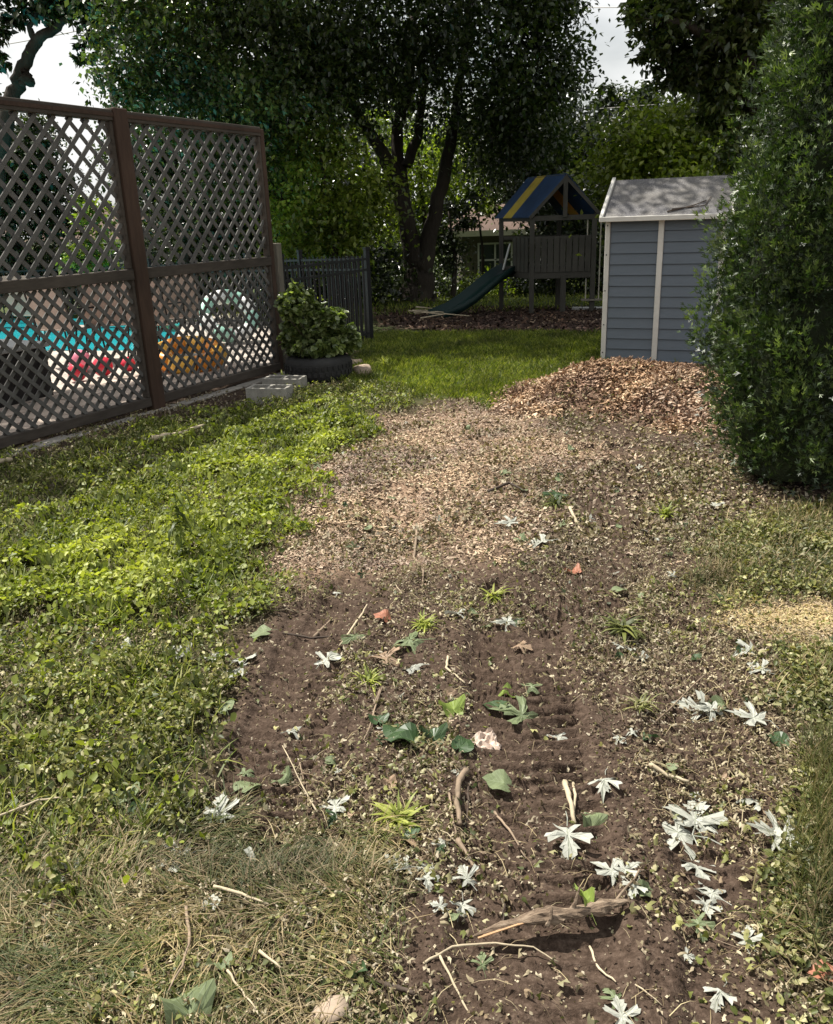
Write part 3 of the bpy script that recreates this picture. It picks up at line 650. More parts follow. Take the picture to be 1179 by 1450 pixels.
tree('locust_tree', 'sparse dark tree with one curved bare limb against the sky at upper left', 'tree', (atY(-10, 300, 19)[0], 19),
     [[(*atY(-30, 420, 19), .22), (*atY(-10, 250, 19), .19), (*atY(18, 128, 19), .15), (*atY(38, 85, 19), .12), (*atY(48, 58, 19), .11), (*atY(75, 42, 19), .09), (*atY(100, 22, 19), .07), (*atY(135, -5, 19), .05), (*atY(180, -40, 19), .04)],
      [(*atY(47, 60, 19), .08), (*atY(42, 38, 19), .05), (*atY(58, 10, 19), .035), (*atY(70, -30, 19), .02)],
      [(*atY(112, 16, 19), .04), (*atY(125, 45, 19), .03), (*atY(142, 62, 19), .02)],
      [(*atY(34, 100, 19), .1), (*atY(33, 112, 18.8), .12), (*atY(30, 118, 18.8), .05)]],
     [pb(60, 8, 19, .55, 500, .5, .3), pb(110, 0, 19, .7, 1200, .5, .3), pb(20, -20, 19, .9, 900, .8, .35), pb(140, 35, 19, .35, 350, .3, .35), pb(160, -10, 19, 1, 1600, .8, .6), pb(-2, 75, 18.5, .25, 260, .3, .55), pb(120, 75, 19, .25, 120, .3, .3), pb(10, 30, 19, .3, 150, .3, .2)],
     .17, M['dark_crown'], M['bark'], per=25, sub=.22)
tree('added_shade_tree', 'unseen open crowned tree added beyond the left frame edge to shade the fence foot', 'tree', (-9.2, 9.6),  # tree added out of view to shade the foot of the lattice
     [[(-9.2, 9.6, -.1, .16), (-9.1, 9.6, 3.0, .13), (-8.6, 9.6, 5.2, .10), (-7.2, 9.5, 6.4, .05)], [(-8.7, 9.6, 5.0, .07), (-7.0, 10.5, 6.4, .04), (-5.6, 11.0, 6.9, .02)]],
     [(-8.6, 9.4, 6.6, 1.6, 1.4, .8, 1500)], .12, M['green_crown'], M['bark'], upper=[(-7.1, 9.0, 6.7, 1.3, 1.0, .5, 1500), (-5.9, 10.4, 6.9, 1.2, .9, .5, 1300), (-4.9, 11.8, 7.0, 1.0, .8, .4, 700)], per=30, sub=.2)
# understory and backdrop, each its own plant
def simple(name, label, px, py, Y, blobs, leaf, mat, group=None, r=.12, bark='bark', **kw):
    g = float(base_h(0, Y)); b = atY(px, py, Y); top = max(q[2] for q in blobs)
    return tree(name, label, name.split('_')[-1], (b[0], Y), [[(b[0], Y, g-.1, r*1.3), (b[0]+.1, Y, g+(top-g)*.4, r), (b[0]-.05, Y, g+(top-g)*.9, r*.4)]], blobs, leaf, mat, M[bark], group, **kw)
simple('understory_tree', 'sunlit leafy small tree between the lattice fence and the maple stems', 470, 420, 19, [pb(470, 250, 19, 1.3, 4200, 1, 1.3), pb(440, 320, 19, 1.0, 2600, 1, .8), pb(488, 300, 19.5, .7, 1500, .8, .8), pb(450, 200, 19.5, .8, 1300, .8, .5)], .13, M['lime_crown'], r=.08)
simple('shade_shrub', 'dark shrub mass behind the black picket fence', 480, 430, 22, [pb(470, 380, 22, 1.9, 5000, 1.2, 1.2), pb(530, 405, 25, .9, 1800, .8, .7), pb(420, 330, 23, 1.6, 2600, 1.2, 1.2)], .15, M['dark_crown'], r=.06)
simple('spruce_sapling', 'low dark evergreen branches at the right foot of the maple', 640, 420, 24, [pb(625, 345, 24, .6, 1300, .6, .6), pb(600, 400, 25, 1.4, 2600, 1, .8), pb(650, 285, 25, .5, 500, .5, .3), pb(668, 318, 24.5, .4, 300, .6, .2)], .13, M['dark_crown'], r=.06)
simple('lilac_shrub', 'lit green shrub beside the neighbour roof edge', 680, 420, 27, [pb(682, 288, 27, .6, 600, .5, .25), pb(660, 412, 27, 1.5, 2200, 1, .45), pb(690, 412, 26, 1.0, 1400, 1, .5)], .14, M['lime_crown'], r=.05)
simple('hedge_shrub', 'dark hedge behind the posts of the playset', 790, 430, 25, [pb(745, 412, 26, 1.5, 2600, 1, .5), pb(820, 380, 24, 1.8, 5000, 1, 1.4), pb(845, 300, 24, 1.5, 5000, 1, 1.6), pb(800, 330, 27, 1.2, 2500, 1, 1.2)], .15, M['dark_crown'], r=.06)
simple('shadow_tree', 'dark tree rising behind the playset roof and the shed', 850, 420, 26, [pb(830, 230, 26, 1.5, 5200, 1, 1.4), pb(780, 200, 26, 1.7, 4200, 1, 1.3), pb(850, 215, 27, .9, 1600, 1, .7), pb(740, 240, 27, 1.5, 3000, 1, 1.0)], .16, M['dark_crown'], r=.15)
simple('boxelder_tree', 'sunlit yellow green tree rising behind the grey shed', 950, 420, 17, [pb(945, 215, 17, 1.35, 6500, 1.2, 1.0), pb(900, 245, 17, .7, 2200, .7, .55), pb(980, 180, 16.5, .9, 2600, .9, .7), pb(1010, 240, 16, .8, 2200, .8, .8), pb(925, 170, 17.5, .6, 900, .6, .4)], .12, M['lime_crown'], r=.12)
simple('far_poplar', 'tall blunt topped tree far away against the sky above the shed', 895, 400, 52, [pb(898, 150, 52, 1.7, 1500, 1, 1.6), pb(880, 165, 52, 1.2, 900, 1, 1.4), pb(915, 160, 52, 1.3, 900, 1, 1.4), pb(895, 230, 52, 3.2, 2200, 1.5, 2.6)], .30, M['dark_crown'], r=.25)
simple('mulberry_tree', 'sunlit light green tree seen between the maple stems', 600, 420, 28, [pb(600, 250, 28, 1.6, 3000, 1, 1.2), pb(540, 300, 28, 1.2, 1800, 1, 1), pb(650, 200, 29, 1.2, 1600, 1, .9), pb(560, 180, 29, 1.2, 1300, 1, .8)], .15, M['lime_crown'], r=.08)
for i_, (px_, s_) in enumerate(((848, 1.), (861, .85))):
    b_ = atY(px_, 180, 50); g_ = float(base_h(0, 50)); h_ = [atY(px_, 122+i_*5, 50)[2]][0]
    bl_ = [(b_[0], 50, g_+(h_-g_)*f_, .15+1.6*(1-f_), .15+1.6*(1-f_), .35, int(80+500*(1-f_))) for f_ in np.linspace(.35, 1, 14)]
    tree('far_spruce', ['pointed far spruce top in the sky gap, left one of two', 'slightly lower pointed far spruce top right of its twin'][i_], 'tree', (b_[0], 50), [[(b_[0], 50, g_, .25), (b_[0], 50, h_, .04)]], bl_, .28, M['dark_crown'], M['bark'], 'far spruces in the sky gap', per=30, sub=.25)
# the tree at upper right: hanging dark sprays, trunk behind the arborvitae
tr_b = (atY(1120, 400, 11.0)[0], 11.0)
tree('linden_tree', 'dark leafy tree with drooping branches above the shed at upper right', 'tree', tr_b,
     [[(*atY(1120, 520, 11), .2), (*atY(1110, 250, 11), .17), (*atY(1090, 60, 11), .13), (*atY(1060, -120, 11), .08)],
      [(*atY(1100, 130, 11), .09), (*atY(1030, 60, 10.8), .06), (*atY(960, 30, 10.6), .04), (*atY(900, 30, 10.5), .02)],
      [(*atY(1100, 60, 11), .11), (3.2, 11.8, 5.6, .08), (1.8, 12.2, 6.9, .05), (-.8, 13.2, 7.4, .02)],  # overhead limb added out of view, carries the dapple foliage
      [(*atY(1105, 200, 11), .07), (*atY(1050, 130, 11), .05), (*atY(990, 90, 11), .03), (*atY(930, 85, 11), .015)]],
     [pb(1000, 20, 11, .75, 4800, .7, .5), pb(930, 30, 10.8, .38, 1300, .4, .35), pb(1040, 100, 11.2, .6, 3600, .6, .5), pb(960, 95, 11, .35, 1300, .35, .22), pb(1070, 180, 11.5, .55, 2600, .5, .6),
      pb(1020, 150, 11.3, .35, 1300, .4, .3), pb(1040, -90, 11, 1.1, 5000, 1.2, .7), (1.9, 11.9, 6.6, 1.8, 1.0, .5, 4600), (.2, 12.1, 7.4, 1.6, 1.2, .5, 4200), (-1.2, 13.2, 7.4, 1.5, 1.3, .5, 3200), pb(900, 20, 10.6, .12, 110, .15, .15), pb(1110, 60, 12, .9, 3500, .8, .9), pb(1150, 200, 12.5, .8, 2500, .6, 1.1), pb(905, 85, 10.9, .12, 90, .15, .08)],  # blobs in world coordinates: unseen overhang added to dapple shed roof and lawn
     .095, M['green_crown'], M['bark'], per=40, sub=.2)
# left background seen through the lattice
simple('yew_tree', 'dense dark evergreen seen through the upper left lattice', 30, 420, 24, [pb(-10, 210, 24, 1.5, 4200, 1, 1.3), pb(35, 235, 24, 1.0, 2600, 1, 1.2), pb(15, 310, 24, 1.9, 4500, 1, 1.4), pb(75, 290, 24.5, .9, 1300, .8, .8), pb(55, 190, 24, .6, 700, .6, .5), pb(-80, 250, 24, 2.2, 3500, 1, 2)], .15, M['dark_crown'], r=.15)
simple('forsythia_shrub', 'bright yellow green shrub glimpsed through the lattice beside the post', 135, 440, 20, [pb(130, 285, 20, .35, 420, .3, .4), pb(138, 330, 20, .45, 700, .4, .5), pb(115, 365, 20, .4, 420, .4, .4), pb(150, 375, 20, .5, 400, .4, .4)], .12, M['lime_crown'], r=.04)
simple('garden_tree', 'leafy tree seen through the upper right lattice panel', 270, 430, 22, [pb(250, 240, 22, 1.6, 3600, 1, 1.2), pb(320, 260, 21, 1.2, 2800, 1, 1.3), pb(210, 210, 22, 1.0, 1600, 1, .8), pb(340, 330, 21, 1.0, 1800, 1, .8), pb(270, 330, 23, 1.5, 2200, 1, .8), pb(350, 380, 20, .8, 900, .6, .6)], .14, M['dark_crown'], r=.12)
simple('pool_hedge', 'low dark hedge behind the far pool fence', 100, 440, 23, [pb(px_, 385, 24, 1.5, 1500, .8, .75) for px_ in (-120, -40, 40, 110, 180, 250, 320)], .14, M['dark_crown'], r=.04)
for i_, (px_, py_, Y_, r_, nn) in enumerate(((560, 250, 40, 4.6, 5500), (680, 240, 42, 4.8, 6000), (800, 270, 41, 4.6, 5500), (935, 380, 38, 3.6, 5000), (1110, 260, 32, 3.4, 6000), (420, 250, 33, 4.2, 5500), (280, 230, 36, 4.0, 3500), (1190, 180, 24, 4.0, 5500))):
    lb = ['hazy green tree far behind the maple stems', 'broad far tree above the neighbour roof', 'far tree behind the playset roof', 'far tree behind the yellow green one', 'far dark tree behind the arborvitae top', 'far tree behind the dark double trunk', 'far tree behind the right lattice panel', 'dark tree filling the gap right of the arborvitae'][i_]
    simple('backdrop_tree', lb, px_, 380, Y_, [pb(px_, py_, Y_, r_, nn, 2.5, 3.4), pb(px_+30, py_+90, Y_, r_*.9, nn//2, 2.5, 2)], .26, M['dark_crown'] if i_ % 3 else M['maple_crown'], 'far trees closing the view', r=.25)

# ------------------------------------------------------------------ arborvitae
def arborvitae():
    bx, by = 2.36, 4.95; bz = bumpz(bx, by)
    t = thing('arborvitae', 'tall dense dark green arborvitae column at the right edge', 'tree', (bx, by, bz))
    def rad(z): return np.interp(z, [0, .15, .5, .9, 1.2, 1.6, 2.2, 3., 3.8, 4.3], [.46, .57, .63, .64, .60, .52, .41, .27, .14, .03])
    MB().tube([(0, 0, -.1), (0, 0, 2), (0, 0, 4)], [.09, .06, .02], 8).build('trunk', M['bark'], t)
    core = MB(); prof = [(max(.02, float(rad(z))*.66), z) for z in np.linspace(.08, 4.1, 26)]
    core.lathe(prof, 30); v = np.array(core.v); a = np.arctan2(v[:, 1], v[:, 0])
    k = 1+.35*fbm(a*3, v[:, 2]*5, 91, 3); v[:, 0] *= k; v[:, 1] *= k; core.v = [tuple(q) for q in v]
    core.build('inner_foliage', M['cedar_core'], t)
    # plumes
    NP = 1150; z = rng.uniform(0, 1, NP*4)*4.15+.04; keep = rng.uniform(0, .72, NP*4) < rad(z); z = z[keep][:NP]; NPk = len(z)
    th = rng.uniform(0, 2*math.pi, NPk); lump = 1+.40*fbm(np.cos(th)*2.4+9, z*2.6+np.sin(th)*2, 95, 3)
    r0 = rad(z)*rng.uniform(.56, .90, NPk)*lump
    B = np.stack([r0*np.cos(th), r0*np.sin(th), z], 1)
    out = rng.uniform(.15, .60, NPk); D = np.stack([np.cos(th)*out, np.sin(th)*out, np.full(NPk, .8)], 1)+rng.normal(0, .14, (NPk, 3)); D /= np.linalg.norm(D, axis=1)[:, None]
    per = 56; i = np.repeat(np.arange(NPk), per); K = len(i)
    u_ = rng.uniform(0, 1, K); Lp = (rng.uniform(.14, .30, NPk)+.16*(rng.uniform(0, 1, NPk) > .88))[i]
    side = rng.normal(0, 1, (K, 3)); side *= (.055*(1-u_)**.7+.012)[:, None]
    P = B[i]+D[i]*(u_*Lp)[:, None]+side
    g = D[i]*.7+side*9+rng.normal(0, .28, (K, 3)); g /= np.linalg.norm(g, axis=1)[:, None]
    ax = np.cross(g, rng.normal(0, 1, (K, 3))); ax /= np.linalg.norm(ax, axis=1)[:, None]; nn = np.cross(ax, g)
    Rm = np.stack([ax, g, nn], 2)
    SP = []; SF = []
    for (x0, y0, a_, l_) in ((0, 0, 0, 1), (0, .15, .6, .62), (0, .25, -.6, .55)):
        dx, dy = math.sin(a_), math.cos(a_); wv = .075; b0 = len(SP)
        SP += [(x0, y0, 0), (x0+dx*l_*.55-dy*wv, y0+dy*l_*.55+dx*wv, .02), (x0+dx*l_, y0+dy*l_, -.03), (x0+dx*l_*.55+dy*wv, y0+dy*l_*.55-dx*wv, .02)]
        SF += [(b0, b0+2, b0+1), (b0, b0+3, b0+2)]
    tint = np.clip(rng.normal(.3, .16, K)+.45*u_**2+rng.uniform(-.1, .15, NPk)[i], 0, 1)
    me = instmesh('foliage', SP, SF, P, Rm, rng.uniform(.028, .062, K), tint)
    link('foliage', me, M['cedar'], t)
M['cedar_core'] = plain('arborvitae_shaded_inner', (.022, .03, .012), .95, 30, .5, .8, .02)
arborvitae()

# ------------------------------------------------------------------ lattice fence
FP = np.array((-2.39, 7.78)); FD = np.array((.4639, .8859)); FN = np.array((.8859, -.4639))
def fpt(u_, n_, z): q = FP+FD*u_+FN*n_; return (q[0], q[1], z)
fence = thing('lattice_fence', 'tall brown framed wooden lattice screen standing in front of the pool', 'fence', (FP[0], FP[1], 0), math.atan2(FD[1], FD[0]))
# local: x along the run, y = left of run (away from the yard is +y), z up
def frame_box(x0, x1, y0, y1, z0, z1, name, mat, bev=.004): return MB().box((x0, y0, z0), (x1, y1, z1)).build(name, mat, fence, bev)
ZB, ZM, ZT = .06, 1.16, 2.44
for xp in (0, -2.02, -4.04):
    frame_box(xp-.075, xp+.075, -.065, .065, -.2, 2.53, 'post', M['wood_brown'], .006)
frame_box(1.93, 1.99, -.04, .04, -.2, 2.50, 'post', M['wood_brown'])
frame_box(2.03, 2.12, -.05, .04, -.2, 1.38, 'post', M['grey_wood'])
for (a, b) in ((.075, 1.93), (-1.945, -.075), (-3.965, -2.095)):
    a += .002; b -= .002
    for z0, z1 in ((ZT-.01, ZT+.075), (ZM, ZM+.09), (ZB-.02, ZB+.06)):
        frame_box(a, b, -.045, .045, z0, z1, 'rail', M['wood_rail'])
    frame_box(a, b, -.052, -.047, ZT+.02, ZT+.05, 'rail_trim', M['wood_brown'], 0)
    for (z0, z1, sp, wd) in ((ZB+.062, ZM-.002, .128, .032), (ZM+.092, ZT-.012, .168, .036)):
        for xs in (a, b-.03):
            frame_box(xs, xs+.03, -.035, .035, z0, z1, 'stile', M['wood_rail'])
        xa, xb = a+.032, b-.032; Wd, Hh = xb-xa, z1-z0
        for sgn in (1, -1):
            # slats at 45 degrees clipped to the bay
            c = -Hh+sp*.5
            while c < Wd:
                u0, u1 = max(0, c), min(Wd, c+Hh)
                if u1-u0 > .05:
                    v0, v1 = u0-c, u1-c
                    if sgn < 0: p = (xa+Wd-u0, v0); q = (xa+Wd-u1, v1)
                    else: p = (xa+u0, v0); q = (xa+u1, v1)
                    front = (sgn > 0) == (z0 > 1)
                    yy_ = -.0105 if front else .0105
                    jw = random.uniform(-.006, .006); jw2 = jw+random.uniform(-.005, .005)
                    mb = MB().bar((min(max(p[0]+jw, xa), xb), yy_, z0+p[1]), (min(max(q[0]+jw2, xa), xb), yy_, z0+q[1]), .009+random.uniform(-.001, .001)*0, wd*random.uniform(.94, 1.04), (0, 0, 1))
                    mb.build('slat', M['slat'], fence, 0)
                c += sp

# concrete edging under the fence, cut into lengths
edge_n = 0
for (a, b) in ((-4.1, -2.3), (-2.28, -1.1), (-1.08, .1), (.12, 1.1), (1.12, 2.1)):
    p = fpt((a+b)/2, .10, .0); o = MB().box((-(b-a)/2, -.06, -.05), ((b-a)/2, .06, .02)).build('concrete_edging', M['concrete'], None, .008)
    o.location = (p[0], p[1], bumpz(p[0], p[1])); o.rotation_euler = (random.uniform(-.03, .03), 0, math.atan2(FD[1], FD[0])+random.uniform(-.02, .02))
    tag(o, ['pale concrete edging length at the far left foot of the lattice', 'pale edging length left of the middle bay of the lattice', 'pale edging length just left of the tall brown post', 'pale edging length just right of the tall brown post', 'pale edging length beside the concrete blocks'][edge_n], 'edging', 'concrete edging along the fence'); edge_n += 1

# ------------------------------------------------------------------ pool side
deck = poly([(-900, 700), (-100, 660), (0, 640), (205, 582), (395, 528), (405, 470), (300, 440), (60, 436), (-500, 436)])
def sheet(P, name, z, mat, hole=None):
    import bmesh
    from mathutils.geometry import tessellate_polygon
    loops = [[Vector((p[0], p[1], 0)) for p in P]]
    if hole is not None: loops.append([Vector((p[0], p[1], 0)) for p in hole][::-1])
    fs = tessellate_polygon(loops); v = [(p.x, p.y, float(z)+float(base_h(p.x, p.y))) for l_ in loops for p in l_]
    me_ = bpy.data.meshes.new(name); me_.from_pydata(v, [], [tuple(f_) for f_ in fs]); me_.update()
    import bmesh as _b
    bm = _b.new(); bm.from_mesh(me_); _b.ops.recalc_face_normals(bm, faces=bm.faces)
    if sum(f_.normal.z for f_ in bm.faces) < 0: _b.ops.reverse_faces(bm, faces=bm.faces)
    bm.to_mesh(me_); bm.free(); return link(name, me_, mat)
deck = np.array([fpt(-9, -.16, 0)[:2], fpt(2.2, -.16, 0)[:2], at(403, 478)[:2], at(340, 445)[:2], at(-600, 452)[:2], (-16, 9)])
n = N('paved_deck'); br = n.new('ShaderNodeTexBrick'); br.inputs['Scale'].default_value = 2.6
br.inputs['Color1'].default_value = (.50, .42, .36, 1); br.inputs['Color2'].default_value = (.40, .34, .30, 1); br.inputs['Mortar'].default_value = (.16, .14, .12, 1); br.inputs['Mortar Size'].default_value = .03
n.l(n.coord(), br.inputs['Vector']); col = n.mix(.45, br.outputs[0], n.ramp(n.noise(3, 4), [(.35, (.30, .27, .23)), (.65, (.58, .53, .47))])); dm = n.base(col, .9)
tag(sheet(deck, 'pool_deck', .035, dm, POOL), kind='structure', label='pale paved pool deck behind the lattice')
tag(sheet(np.array(POOL), 'pool_water', -.06, M['pool']), kind='structure', label='turquoise pool water')
# individual pavers near the fence (seen through the lattice)
pv = None; cnt = 0
for i in range(-8, 4):
    for j in range(4):
        u0 = i*.47+(.23 if j % 2 else 0); n0 = -.30-j*.34
        if u0 > 1.6: continue
        p = fpt(u0, n0, 0)
        if pv is None: pv = MB().box((-.22, -.155, 0), (.22, .155, .03)).mesh('paver', .006)
        o = link('paver', pv, M['paver'], None); o.location = (p[0], p[1], .037+random.uniform(0, .008)); o.rotation_euler = (0, 0, math.atan2(FD[1], FD[0])+random.uniform(-.02, .02))
        o['_p'] = 1; cnt += 1
_pd = [o for o in COL.objects if o.name.split('.')[0] == 'pool_deck'][0]
for o in COL.objects:
    if '_p' in o: o.parent = _pd; del o['_p']

def patio_chair(px, py, rz, label):
    p = at(px, py); t = thing('patio_chair', label, 'chair', (p[0], p[1], p[2]+.04), rz, 'sling chairs by the pool')
    mb = MB(); prof = [(-.20, .44), (-.26, .7), (-.32, .98)]
    w_ = .25
    for a, b in zip(prof, prof[1:]):
        mb.bar((a[0], 0, a[1]), (b[0], 0, b[1]), 2*w_, .02, (1, 0, 0))
    mb = MB(); i0 = 0
    N1 = 7
    for k in range(N1+1):
        s = k/N1; zc = .44+.56*s; xc = -.20-.14*s-.02*math.sin(s*3.1); ww = w_*(1-.35*max(0, s-.6)**1.2*2)
        mb.v += [(xc, -ww, zc), (xc, ww, zc), (xc-.012, ww, zc), (xc-.012, -ww, zc)]
        if k: a = (k-1)*4; mb.f += [(a, a+1, a+5, a+4), (a+1, a+2, a+6, a+5), (a+2, a+3, a+7, a+6), (a+3, a, a+4, a+7)]
    mb.f += [(0, 3, 2, 1), (N1*4, N1*4+1, N1*4+2, N1*4+3)]
    mb.build('backrest', M['mesh_tan'], t)
    MB().box((-.20, -w_, .42), (.24, w_, .44)).build('seat', M['mesh_tan'], t, .006)
    for s in (-1, 1):
        MB().tube([(-.36, s*(w_+.015), 1.0), (-.22, s*(w_+.02), .45), (.24, s*(w_+.02), .43)], .012, 6).build('frame_tube', M['black_metal'], t)
        MB().tube([(.22, s*(w_+.02), .43), (.28, s*(w_+.03), 0)], .012, 6).build('leg', M['black_metal'], t)
        MB().tube([(-.18, s*(w_+.02), .45), (-.30, s*(w_+.03), 0)], .012, 6).build('leg', M['black_metal'], t)
        MB().tube([(.22, s*(w_+.03), .44), (.20, s*(w_+.04), .66), (-.27, s*(w_+.04), .68)], .013, 6).build('armrest', M['black_metal'], t)
    return t
patio_chair(106, 520, R(70), 'tan sling patio chair left of the tall brown post, behind the pink ball')
patio_chair(165, 512, R(100), 'tan sling patio chair nearest the left side of the tall brown post')
patio_chair(258, 500, R(110), 'tan sling patio chair behind the orange float')
patio_chair(228, 512, R(80), 'tan sling patio chair just right of the tall brown post')
patio_chair(60, 490, R(75), 'tan sling patio chair farthest left, against the turquoise water')
# dark deck box with grey lid
p = at(30, 585); t = thing('deck_box', 'dark deck box with a light grey lid behind the left lattice', 'storage box', (p[0]-.35, p[1]+.25, .04), math.atan2(FD[1], FD[0]))
MB().box((-.75, -.33, 0), (.42, .33, .50)).build('box_body', M['box_dark'], t, .01); MB().box((-.78, -.36, .502), (.45, .36, .55)).build('lid', M['lid_grey'], t, .01)
for xk in (-.5, 0, .3): MB().box((xk, -.338, .05), (xk+.03, -.331, .48)).build('rib', M['box_dark'], t)
def ball(px, py, r, mat, label):
    p = at(px, py); mb = MB(); prof = [(r*math.sin(a), r-r*math.cos(a)) for a in np.linspace(.02, math.pi-.02, 14)]
    mb.lathe(prof, 20); o = mb.build('pool_ball', M[mat], None, smooth=True); o.location = (p[0], p[1], p[2]+.04); tag(o, label, 'ball', 'balls by the pool')
ball(116, 532, .13, 'pink', 'pink ball glimpsed through the lattice beside the pool')
ball(112, 545, .10, 'red', 'crimson ball in front of the pink one behind the lattice')
ball(148, 538, .11, 'red', 'red ball on the paving left of the tall brown post')
ball(183, 533, .09, 'red', 'small red ball closest to the tall brown post')
def ring(px, py, R_, r_, name, mats, label, tilt, seg=8):
    p = at(px, py); t = thing(name, label, 'inflatable', (p[0], p[1], p[2]+.05), .4)
    for k in range(seg):
        mb = MB(); pts = []
        for q in range(5):
            a = 2*math.pi*(k+q/4*.985)/seg; c_, s2 = math.cos(a)*R_, math.sin(a)*R_
            pts.append((c_, s2*math.cos(tilt), r_+R_*math.sin(tilt)+s2*math.sin(tilt)))
        mb.tube(pts, r_, 12); mb.build('panel', M[mats[k % len(mats)]], t, smooth=True)
    return t
ring(272, 530, .33, .10, 'pool_float', ['orange', 'orange_light'], 'orange inflatable ring float leaning behind the right lattice', .22)
ring(328, 488, .33, .10, 'swim_ring', ['vinyl_white', 'mint'], 'white and mint striped swim ring standing behind the right lattice', 0.85)
# ------------------------------------------------------------------ black picket fence
pts = [np.array((-1.43, 9.95)), np.array((-.55, 11.9)), np.array((-2.7, 14.8)), np.array((-7.5, 20.2)), np.array((-16, 21.5))]
pf = thing('picket_fence', 'black metal picket fence running back from the lattice and round the pool', 'fence', (-.55, 11.9, float(base_h(0, 11.9))))
O = np.array((-.55, 11.9, float(base_h(0, 11.9))))
pk = MB().box((-.009, -.009, 0), (.009, .009, 1.14)).mesh('picket'); pst = MB().box((-.03, -.03, 0), (.03, .03, 1.22)).box((-.037, -.037, 1.222), (.037, .037, 1.25)).mesh('post')
for a, b in zip(pts, pts[1:]):
    Ls = np.hypot(*(b-a)); nseg = max(1, round(Ls/1.8)); np_ = int(Ls/.115) if a[1] < 14 else int(Ls/.17)
    ang = math.atan2(*(b-a)[::-1])
    for k in range(nseg):
        q = a+(b-a)*k/nseg; o = link('post', pst, M['black_metal'], pf); o.location = (q[0]-O[0], q[1]-O[1], float(base_h(*q))-O[2]); o.rotation_euler = (0, 0, ang)
        q2 = a+(b-a)*(k+1)/nseg
        for zr in (1.10, .96, .12):
            MB().bar((q[0]-O[0], q[1]-O[1], float(base_h(*q))-O[2]+zr), (q2[0]-O[0], q2[1]-O[1], float(base_h(*q2))-O[2]+zr), .03, .03).build('rail', M['black_metal'], pf)
    for k in range(1, np_):
        q = a+(b-a)*k/np_; o = link('picket', pk, M['black_metal'], pf); o.location = (q[0]-O[0], q[1]-O[1], float(base_h(*q))-O[2]); o.rotation_euler = (0, 0, ang)

# ------------------------------------------------------------------ tyre planter, bush, blocks, stones
tp = np.array((-1.0, 9.15)); tz = bumpz(*tp)
t = thing('tyre_planter', 'old black tyre laid flat as a planter beside the lattice end', 'planter', (tp[0], tp[1], tz))
prof = [(.20, .03), (.24, .0), (.31, .0), (.345, .03), (.355, .06), (.355, .19), (.345, .225), (.31, .25), (.25, .255), (.235, .235), (.245, .2), (.30, .17), (.30, .08), (.25, .05)]
MB().lathe(prof, 40, closed=True).build('tyre', M['tyre'], t, smooth=True)
lg = MB().box((.353, -.016, .07), (.366, .016, .115)).box((.353, .004, .135), (.366, .036, .18)).mesh('tread_lug', .002)
for k in range(36):
    o = link('tread_lug', lg, M['tyre'], t); o.rotation_euler = (0, 0, 2*math.pi*k/36)
mb = MB().lathe([(.0, .20), (.15, .21), (.26, .19)], 20); mb.build('soil', plain('potting_soil', (.04, .028, .02), .95, 30, .4, .6), t)
bb = [(-.16, 0, .72, .22, .22, .26, 1500), (.08, .02, .52, .27, .25, .18, 1500), (.27, 0, .40, .17, .18, .14, 750), (-.02, -.05, .40, .34, .26, .14, 1300), (-.26, .0, .50, .16, .18, .2, 600), (-.22, 0, .92, .10, .1, .10, 260), (.12, 0, .66, .2, .2, .14, 900)]
tb = thing('planter_bush', 'leafy glossy green bush growing out of the tyre planter', 'bush', (tp[0], tp[1], tz+.2))
mb = MB()
for k in range(16):
    a = rng.uniform(0, 6.28); r_ = rng.uniform(.1, .3); mb.tube([(0, 0, 0), (r_*.4*math.cos(a), r_*.4*math.sin(a), .2), (r_*math.cos(a)-.05, r_*math.sin(a), .45)], [.008, .006, .003], 5)
mb.build('stems', M['twig_dark'], tb)
P_ = []
me = crown_mesh('foliage', [(b[0]+100, b[1]-100, b[2]-.2, *b[3:]) for b in bb], .068, per=22, sub=.09, T=OVAL)
co = np.empty(len(me.vertices)*3, np.float32); me.vertices.foreach_get('co', co); co = co.reshape(-1, 3)-np.array((100, -100, 0), np.float32); me.vertices.foreach_set('co', co.ravel()); me.update()
link('foliage', me, M['bush'], tb)
def cinder(px, py, rz, label, z=0):
    p = at(px, py); o = MB()
    L2, W2, Hh, w1 = .20, .10, .17, .03
    o.box((-L2, -W2, 0), (L2, -W2+w1, Hh)).box((-L2, W2-w1, 0), (L2, W2, Hh))
    for xc in (-L2, -.015, L2-w1): o.box((xc, -W2+w1, 0), (xc+w1, W2-w1, Hh-.001))
    ob = o.build('cinder_block', M['block'], None, .003); ob.location = (p[0], p[1], bumpz(p[0], p[1])-.02); ob.rotation_euler = (R(1), 0, rz); tag(ob, label, 'block', 'concrete blocks by the fence')
cinder(383, 568, R(-14), 'hollow concrete block nearest the camera beside the tyre planter')
cinder(404, 553, R(-16), 'hollow concrete block behind, touching the back of the front one')
def stone(px, py, s, label, mat='rock', name='stone', asp=(1, .7, .35)):
    p = at(px, py); mb = MB(); mb.lathe([(.02, 0), (.45, .02), (.5, .3), (.42, .75), (.2, .98), (.01, 1)], 12)
    v = np.array(mb.v); k = 1+.5*fbm(v[:, 0]*2+s*37, v[:, 1]*2+v[:, 2], 44, 3); v = v*k[:, None]*np.array(asp)*s; mb.v = [tuple(q) for q in v]
    o = mb.build(name, M[mat], None, smooth=True); o.location = (p[0], p[1], bumpz(p[0], p[1])-.01); o.rotation_euler = (0, 0, rng.uniform(0, 3)); tag(o, label, name.replace('_', ' '))
stone(513, 528, .30, 'flat stone just right of the tyre planter'); stone(500, 516, .22, 'smaller stone tucked behind the tyre planter')
stone(465, 1446, .10, 'tan stone at the bottom edge among matted grass'); stone(640, 1020, .03, 'tiny pale pebble near the dark green leaves')

